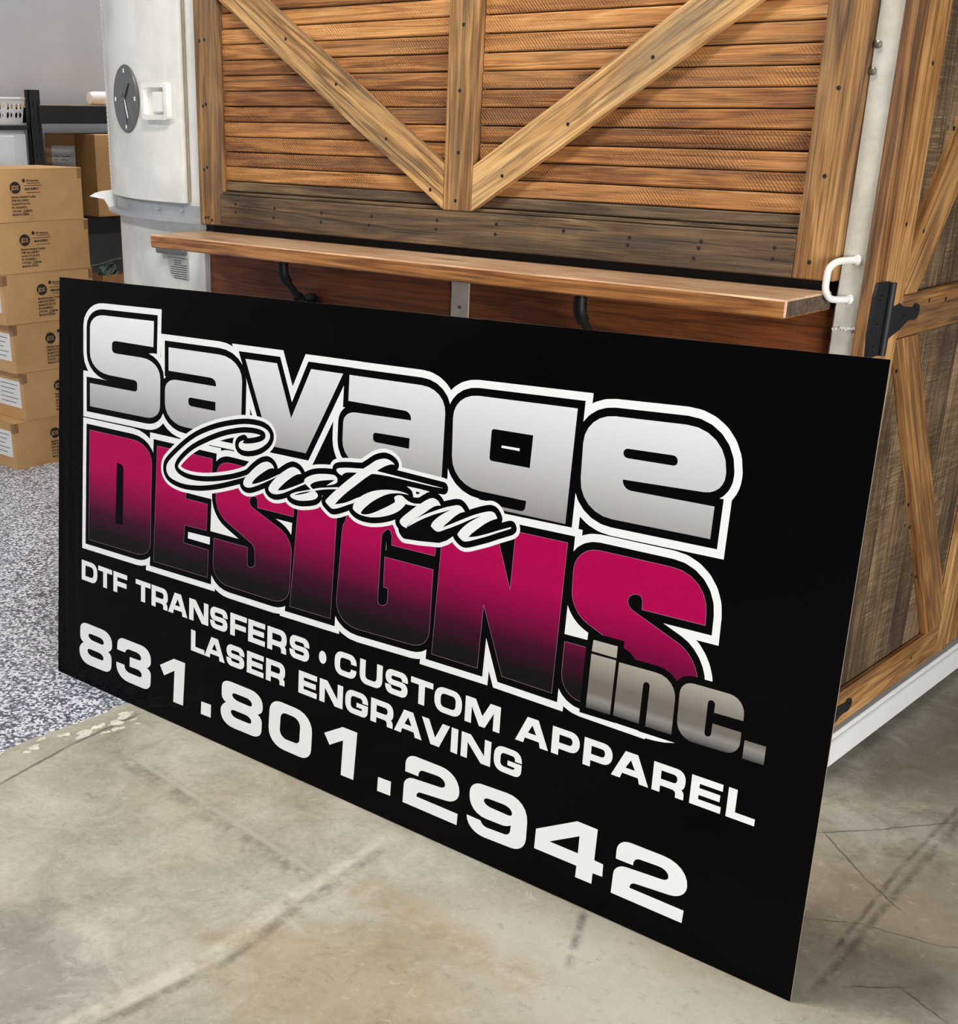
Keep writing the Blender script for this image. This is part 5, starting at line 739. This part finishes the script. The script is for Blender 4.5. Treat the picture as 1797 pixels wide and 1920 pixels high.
# ---------------------------------------------------------------- cartons beside the truck
FX = -1.993
BOXN = ['topmost', 'second from the top', 'third from the top', 'fourth from the top', 'second from the floor', 'bottom one on the floor']
def carton(y0, y1, z0, z1, label, xface, rz, logo, sticker, lg=True):
    xd = 0.36; e = empty('cardboard_box', (xface - xd / 2, (y0 + y1) / 2, z0), label, 'box', 'stacked shipping cartons')
    Wb = Matrix.Translation((xface - xd / 2, (y0 + y1) / 2, z0)) @ Matrix.Rotation(rz, 4, 'Z'); hl = (y1 - y0) / 2; H = z1 - z0; hx = xd / 2
    def add(nm, mb, mat, par): return link(bpy.data.objects.new(nm, mb.mesh(nm, mat)), par, Wb)
    m = MB(); N = 7
    # body: box with a slightly dented skin
    def P(a, b): return random.uniform(-0.0016, 0.0016)
    ys_ = [-hl + 2 * hl * i / N for i in range(N + 1)]; zs_ = [H * j / 4 for j in range(5)]
    g = {}
    for i in range(N + 1):
        for j in range(5):
            ed = i in (0, N) or j in (0, 4); g[(i, j)] = len(m.v); m.v.append((hx + (0 if ed else random.uniform(-0.002, 0.0015)), ys_[i], zs_[j]))
    for i in range(N):
        for j in range(4): m.f.append((g[(i, j)], g[(i + 1, j)], g[(i + 1, j + 1)], g[(i, j + 1)]))
    b = len(m.v); m.v += [(-hx, -hl, 0), (-hx, hl, 0), (-hx, hl, H), (-hx, -hl, H)]
    c00, cN0, cN4, c04 = g[(0, 0)], g[(N, 0)], g[(N, 4)], g[(0, 4)]
    m.f += [(b, b + 3, b + 2, b + 1), tuple([b, c00] + [g[(0, j)] for j in (1, 2, 3)] + [c04, b + 3]), tuple([b + 1, b + 2, cN4] + [g[(N, j)] for j in (3, 2, 1)] + [cN0]), tuple([b, b + 1] + [g[(i, 0)] for i in range(N, -1, -1)]), tuple([b + 3] + [g[(i, 4)] for i in range(N + 1)] + [b + 2])]
    body = add('carton_body', m, 'cardboard', e)
    add('top_flap', MB().box(-hx - 0.001, hx + 0.0015, -hl - 0.001, hl + 0.002, H, H + 0.0035, 0.001), 'cardboard', e)
    for s_ in (-1, 1):
        add('corner_tape', MB().box(hx - 0.03, hx + 0.002, s_ * hl - 0.001 if s_ > 0 else -hl - 0.0012, hl + 0.0012 if s_ > 0 else -hl + 0.001, H * 0.78, H - 0.001).box(hx - 0.0005, hx + 0.0022, s_ * hl - (0.022 if s_ > 0 else 0.001), s_ * hl + (0.001 if s_ > 0 else 0.022), H * 0.8, H - 0.001), 'tape_brown', e)
    def pr(yy, zz): return Wb @ Vector((hx + 0.0035, yy, zz))
    Xd = (Wb.to_3x3() @ Vector((0, 1, 0))); Zd = Vector((0, 0, 1))
    ly = logo; lz = H * 0.66
    d = MB(); d.v = [(hx + 0.003, ly, lz)] + [(hx + 0.003, ly + 0.029 * math.cos(2 * math.pi * k / 28), lz + 0.0265 * math.sin(2 * math.pi * k / 28)) for k in range(28)]; d.f = [(0, 1 + k, 1 + (k + 1) % 28) for k in range(28)]
    add('logo_disc', d, 'print_dark', e)
    text('logo_letters', 'JDS', 0.027, 'cardboard', e, Wb @ Vector((hx + 0.0042, ly - 0.0225, lz - 0.0095)), Xd, Zd, bold=0.0004, shear=0.12)
    t = MB(); t.v = [(hx + 0.003, ly + 0.048, lz + 0.03)] + [(hx + 0.003, ly + 0.048 + 0.0085 * math.cos(2 * math.pi * k / 14), lz + 0.03 + 0.0085 * math.sin(2 * math.pi * k / 14)) for k in range(14)]; t.f = [(0, 1 + k, 1 + (k + 1) % 14) for k in range(14)]
    add('logo_disc', t, 'print_dark', e)
    text('print_line', 'JDS Industries', 0.0122, 'print_dark', e, pr(ly + 0.062, lz + 0.025), Xd, Zd, bold=0.0003)
    t = MB()
    for (ya, yb_, zc) in ((0.066, 0.14, 0.017), (0.045, 0.145, 0.006), (0.06, 0.135, -0.024)): t.add([(hx + 0.003, ly + ya, lz + zc), (hx + 0.003, ly + yb_, lz + zc), (hx + 0.003, ly + yb_, lz + zc + 0.0022), (hx + 0.003, ly + ya, lz + zc + 0.0022)], [(0, 1, 2, 3)])
    add('print_rule', t, 'print_dark', e)
    text('print_line', 'SIGN SUPPLY', 0.0132, 'print_dark', e, pr(ly + 0.05, lz - 0.012), Xd, Zd, bold=0.0006)
    for k, s_ in enumerate(('Stainless Insulated Tumbler', 'ITEM NO:LTM7871', 'QUANTITY:24 PCS', 'PO NO:0009521', 'CTN NO:        72384', 'MADE IN CHINA')):
        text('print_line', s_, 0.0122, 'print_dark', e, pr(ly - 0.026, lz - 0.045 - 0.0155 * k), Xd, Zd, bold=0.0004)
    text('hand_writing', '/24', 0.021, 'print_dark', e, pr(ly + 0.03, lz - 0.112), Xd, Zd, shear=0.25, bold=0.0003)
    if sticker:
        lb = add('shipping_label', MB().box(hx - 0.33, hx - 0.03, -hl - 0.0025, -hl + 0.001, H * 0.25, H * 0.82), 'paper_white', e)
        t = MB()
        for k in range(5): t.add([(hx - 0.2, -hl - 0.003, H * 0.74 - k * 0.022), (hx - 0.05 - 0.02 * (k % 3), -hl - 0.003, H * 0.74 - k * 0.022), (hx - 0.05 - 0.02 * (k % 3), -hl - 0.003, H * 0.74 - k * 0.022 - 0.003), (hx - 0.2, -hl - 0.003, H * 0.74 - k * 0.022 - 0.003)], [(0, 1, 2, 3)])
        add('label_text', t, 'print_dark', e)
    return e
zs = [(0.0015, 0.2295), (0.2345, 0.462), (0.467, 0.695), (0.70, 0.9275), (0.9325, 1.158), (1.163, 1.393)]
yy = [(0.455, 0.955), (0.53, 1.03), (0.50, 1.0), (0.463, 0.975), (0.455, 0.968), (0.435, 0.948)]
lgx = [(0.165, True), (0.145, True), (0.12, True), (0.08, True), (-0.105, False), (-0.11, False)]
for k in range(6):
    nm = ['bottom', 'second lowest', 'third lowest', 'third highest', 'second highest', 'topmost'][k]
    carton(yy[k][0], yy[k][1], zs[k][0], zs[k][1], nm + ' cardboard shipping box in the tall stack left of the sign', FX, random.uniform(-0.012, 0.012), [-0.02, -0.05, -0.045, -0.045, -0.105, -0.118][k], lgx[k][1])
# ---------------------------------------------------------------- storage rack and what stands on it
RK = empty('storage_rack', (-2.75, 2.0, 0), 'black steel storage rack against the grey wall', 'rack')
def upright(x, y):
    m = MB().box(x - 0.035, x, y, y + 0.004, 0, 1.742).box(x - 0.004, x, y, y + 0.066, 0, 1.742)
    o = m.obj('upright', 'steel_black', RK)
    s = MB()
    for k in range(26):
        z = 0.16 + k * 0.06
        for dy in (0.018, 0.043): s.add([(x + 0.0006, y + dy, z), (x + 0.0006, y + dy + 0.006, z + 0.002), (x + 0.0006, y + dy + 0.010, z + 0.026), (x + 0.0006, y + dy + 0.004, z + 0.026)], [(0, 1, 2, 3)])
    s.obj('slot', 'void_black', o)
for y in (1.025, 3.0):
    upright(-2.5, y); upright(-3.02, y)
for zt in (1.672, 1.122, 0.62, 0.2):
    wbox('beam', -2.515, -2.493, 1.078, 3.0, zt - 0.087, zt, 'steel_black', RK, 0.002, 1); wbox('beam', -3.05, -3.03, 1.078, 3.0, zt - 0.087, zt, 'steel_black', RK, 0.002, 1)
    wbox('shelf_board', -3.03, -2.515, 1.03, 3.06, zt - 0.012, zt + 0.003, 'cardboard' if zt > 1.6 else 'steel_black', RK, 0.001, 1)
for y in (1.03, 3.03):
    for z in (0.3, 0.8, 1.3): wbox('side_brace', -3.02, -2.535, y, y + 0.01, z, z + 0.03, 'steel_black', RK, 0.001, 0)
# carton on the rack
RB = empty('cardboard_box', (-2.68, 1.58, 1.126), 'big brown cardboard box with a white label on the rack shelf', 'box')
MB().box(-2.9, -2.45, 1.37, 1.82, 1.126, 1.535, 0.004).obj('carton_body', 'cardboard', RB)
MB().box(-2.62, -2.445, 1.3665, 1.371, 1.128, 1.533).obj('corner_tape', 'tape_brown', RB)
MB().box(-2.835, -2.625, 1.3655, 1.37, 1.29, 1.475).obj('shipping_label', 'paper_white', RB)
m = MB()
for (x0, x1, z) in ((-2.815, -2.765, 1.418), (-2.75, -2.66, 1.420), (-2.815, -2.785, 1.402), (-2.75, -2.68, 1.403), (-2.815, -2.795, 1.362), (-2.815, -2.785, 1.345), (-2.75, -2.71, 1.347), (-2.70, -2.65, 1.350)):
    n_ = 9; pt = [(x0 + (x1 - x0) * i / n_, z + random.uniform(-0.003, 0.003)) for i in range(n_ + 1)]
    for p, q in zip(pt[:-1], pt[1:]): m.add([(p[0], 1.3648, p[1]), (q[0], 1.3648, q[1]), (q[0], 1.3648, q[1] + 0.003), (p[0], 1.3648, p[1] + 0.003)], [(0, 1, 2, 3)])
m.obj('label_text', 'print_dark', RB)
MB().box(-2.452, -2.4485, 1.50, 1.62, 1.16, 1.27).obj('shipping_label', 'paper_white', RB); MB().box(-2.449, -2.4475, 1.52, 1.60, 1.19, 1.215).obj('barcode', 'print_dark', RB)
# cream roll on the rack top
m = MB(); rp = [(-2.60, 1.46, 1.709), (-2.60, 1.465, 1.709), (-2.60, 1.50, 1.709), (-2.60, 1.9, 1.709), (-2.60, 1.91, 1.709)]
o = m.tube(rp, [0.018, 0.028, 0.034, 0.034, 0.02], 18).obj('paper_roll', 'paper_white', None, smooth=True); tag(o, 'white rounded roll lying on the top of the rack', 'roll')
# brown paper bag with green cord on the lower rack shelf
BG = empty('paper_bag', (-2.4, 1.38, 0.0), 'small brown paper bag with dark green cord beside the stacked boxes', 'bag')
m = MB(); bx0, bx1, by0, by1 = -2.46, -2.34, 1.29, 1.47
def ringz(z, s): return [(-2.40 + (x + 2.40) * s, 1.38 + (y - 1.38) * s, z) for x, y in ((bx1, by0), (bx1 - 0.012, 1.38), (bx1, by1), (bx0, by1), (bx0 + 0.012, 1.38), (bx0, by0))]
R_ = [ringz(0.0015, 0.94), ringz(0.4, 0.98), ringz(0.84, 1.0), ringz(0.838, 0.97), ringz(0.6, 0.93)]
for r in R_: m.v += r
for q in range(4):
    for k in range(6): m.f.append((q * 6 + k, q * 6 + (k + 1) % 6, (q + 1) * 6 + (k + 1) % 6, (q + 1) * 6 + k))
m.f += [tuple(range(6))[::-1], tuple(24 + k for k in range(6))]
m.obj('bag_body', 'bag_brown', BG)
MB().tube([(-2.345, 1.44, 0.80), (-2.345, 1.442, 0.86), (-2.35, 1.45, 0.905), (-2.36, 1.47, 0.925), (-2.37, 1.485, 0.92)], 0.0028, 8).obj('handle', 'bag_brown', BG, smooth=True)
for k in range(5):
    pts = []
    for i in range(16):
        a = i * 0.55 + k; pts.append((-2.40 + 0.035 * math.cos(a + k), 1.37 + 0.07 * math.sin(a * 0.8 + k), 0.82 + 0.012 * k + 0.02 * math.sin(a * 1.3)))
    MB().tube(pts, 0.0075, 8).obj('cord', 'leaf_green', BG, smooth=True)
MB().tube([(-2.40, 1.25, 0.885), (-2.40, 1.33, 0.89), (-2.40, 1.40, 0.905), (-2.40, 1.48, 0.912)], 0.006, 8).obj('cord', 'leaf_green', BG, smooth=True)
# white cabinet with a black tray, basket on it
CB = empty('storage_cabinet', (-2.74, 0.6, 0), 'white plastic cabinet left of the rack upright', 'cabinet')
MB().box(-3.0, -2.515, 0.2, 1.018, 0.0015, 1.555, 0.02).obj('cabinet_body', 'bin_plastic', CB)
MB().box(-2.517, -2.507, 0.22, 0.93, 0.06, 1.53, 0.004).obj('cabinet_door', 'bin_plastic', CB)
MB().box(-3.0, -2.505, 0.19, 1.02, 1.556, 1.578, 0.003).obj('cabinet_top', 'steel_black', CB)
BK = empty('plastic_basket', (-2.7, 0.75, 1.579), 'white plastic basket with round holes on top of the cabinet', 'basket')
def basket():
    # four walls pierced by two rows of oval holes, real openings
    x0, x1, y0, y1, z0, z1 = -2.92, -2.53, 0.42, 1.018, 1.5795, 1.70
    def wallm(fn, ln, n):
        m = MB(); th = 0.006; rows = ((0.028, 0.052), (0.068, 0.092)); H = z1 - z0
        K = 12
        cols = n; cw = ln / cols; bands = [(0.0, 0.024), (0.024, 0.064), (0.064, 0.104), (0.104, H)]
        for bi, (a, b) in enumerate(bands):
            for c_ in range(cols):
                u0, u1 = c_ * cw, (c_ + 1) * cw
                for d in (0.0, th):
                    if bi in (0, 3):
                        m.add([fn(u0, a, d), fn(u1, a, d), fn(u1, b, d), fn(u0, b, d)], [(0, 1, 2, 3)])
                    else:
                        cu, cz = (u0 + u1) / 2, (a + b) / 2; ru, rz = cw * 0.40, (b - a) * 0.43
                        base = len(m.v); outer = []; inner = []
                        for k in range(K):
                            t = 2 * math.pi * (k + 0.5) / K; ct, st = math.cos(t), math.sin(t); s_ = 1 / max(abs(ct), abs(st)); outer.append(fn(cu + ct * s_ * cw / 2, cz + st * s_ * (b - a) / 2, d)); inner.append(fn(cu + ct * ru, cz + st * rz, d))
                        m.v += outer + inner
                        for k in range(K): m.f.append((base + k, base + (k + 1) % K, base + K + (k + 1) % K, base + K + k))
                        if d == 0.0: ib = base + K
                        else:
                            for k in range(K): m.f.append((ib + k, ib + (k + 1) % K, base + K + (k + 1) % K, base + K + k))
        return m
    tz = lambda v: z0 + v
    fl_ = lambda v: 0.95 + 0.05 * v / (z1 - z0)
    cx, cy = (x0 + x1) / 2, (y0 + y1) / 2
    def pt(x, y, v): return (cx + (x - cx) * fl_(v), cy + (y - cy) * fl_(v), tz(v))
    wallm(lambda u, v, d: pt(x1 - d, y0 + u, v), y1 - y0, 11).obj('basket_side', 'white_plastic', BK); wallm(lambda u, v, d: pt(x0 + d, y0 + u, v), y1 - y0, 11).obj('basket_side', 'white_plastic', BK)
    wallm(lambda u, v, d: pt(x0 + u, y0 + d, v), x1 - x0, 10).obj('basket_end', 'white_plastic', BK); wallm(lambda u, v, d: pt(x0 + u, y1 - d, v), x1 - x0, 10).obj('basket_end', 'white_plastic', BK)
    MB().box(cx + (x0 - cx) * 0.95, cx + (x1 - cx) * 0.95, cy + (y0 - cy) * 0.95, cy + (y1 - cy) * 0.95, z0, z0 + 0.006).obj('basket_floor', 'white_plastic', BK)
    rm = MB(); lp = [(x0, y0), (x1, y0), (x1, y1), (x0, y1), (x0, y0)]
    for (a, b) in zip(lp[:-1], lp[1:]): rm.tube([(a[0], a[1], z1), (b[0], b[1], z1)], 0.007, 8)
    rm.obj('basket_rim', 'white_plastic', BK, smooth=True)
basket()
# paper tucked behind the corner of the truck
pq = [(-0.832, 0.158, 1.344), (-0.819, 0.174, 1.356), (-0.804, 0.194, 1.362), (-0.763, 0.249, 1.369), (-0.760, 0.253, 1.311), (-0.780, 0.227, 1.282), (-0.785, 0.219, 1.290), (-0.800, 0.201, 1.333)]
m = MB(); bend = [0.02, 0.012, 0.006, -0.01, -0.012, 0.004, 0.0, 0.006]
f_ = Vector((0.8, -0.6, 0)); m.v = [tuple(Vector(p) + f_ * (b + 0.012)) for p, b in zip(pq, bend)] + [tuple(Vector(p) + f_ * (b + 0.011)) for p, b in zip(pq, bend)]
m.f = [(0, 1, 7), (1, 2, 7), (2, 3, 4, 7), (7, 4, 5, 6), (8, 15, 9), (9, 15, 10), (10, 15, 12, 11), (15, 14, 13, 12)] + [(i, (i + 1) % 8, 8 + (i + 1) % 8, 8 + i) for i in range(8)]
o = m.obj('tucked_paper', 'paper_white', TR); o['label'] = 'white pointed sheet of paper tucked at the rounded corner'
# ---------------------------------------------------------------- clock on the curved door
ph = math.radians(16); CK = empty('wall_clock', (XS - 1.017 * math.sin(ph), Y0 + RR - 1.017 * math.cos(ph), 1.683), 'round grey wall clock on the curved white truck door', 'clock')
CW = Matrix.Translation((XS - 1.017 * math.sin(ph), Y0 + RR - 1.017 * math.cos(ph), 1.683)) @ Matrix.Rotation(-ph, 4, 'Z')
def cadd(nm, mb, mat, sm=False): return link(bpy.data.objects.new(nm, mb.mesh(nm, mat, sm)), CK, CW)
cadd('clock_case', MB().tube([(0, 0.004, 0), (0, -0.002, 0), (0, -0.009, 0), (0, -0.012, 0), (0, -0.0105, 0)], [0.106, 0.110, 0.110, 0.107, 0.102], 64, False), 'clock_rim', True)
cadd('clock_face', MB().tube([(0, 0.003, 0), (0, -0.0102, 0)], 0.103, 64), 'clock_grey')
def hand(a, l0, l1, w, d): 
    a = math.radians(a); ux, uz = math.sin(a), math.cos(a); px, pz = uz, -ux
    return MB().prism([(ux * l0 + px * w, uz * l0 + pz * w), (ux * l1 + px * w * 0.6, uz * l1 + pz * w * 0.6), (ux * l1 - px * w * 0.6, uz * l1 - pz * w * 0.6), (ux * l0 - px * w, uz * l0 - pz * w)], lambda x, z, q: (x, q, z), d, d - 0.002)
cadd('hour_hand', hand(42, -0.015, 0.066, 0.0045, -0.0125), 'steel_black'); cadd('minute_hand', hand(155, -0.005, 0.068, 0.0036, -0.0145), 'paper_white'); cadd('second_hand', hand(162, -0.02, 0.09, 0.001, -0.0165), 'nail_dark')
cadd('hand_cap', MB().tube([(0, -0.010, 0), (0, -0.019, 0)], 0.006, 14), 'steel_bolt')
for k in range(4):
    a = math.radians(90 * k); x, z = 0.09 * math.sin(a), 0.09 * math.cos(a)
    cadd('hour_mark', MB().box(x - 0.0055, x + 0.0055, -0.0125, -0.0102, z - 0.0065, z + 0.0065), 'paper_white')
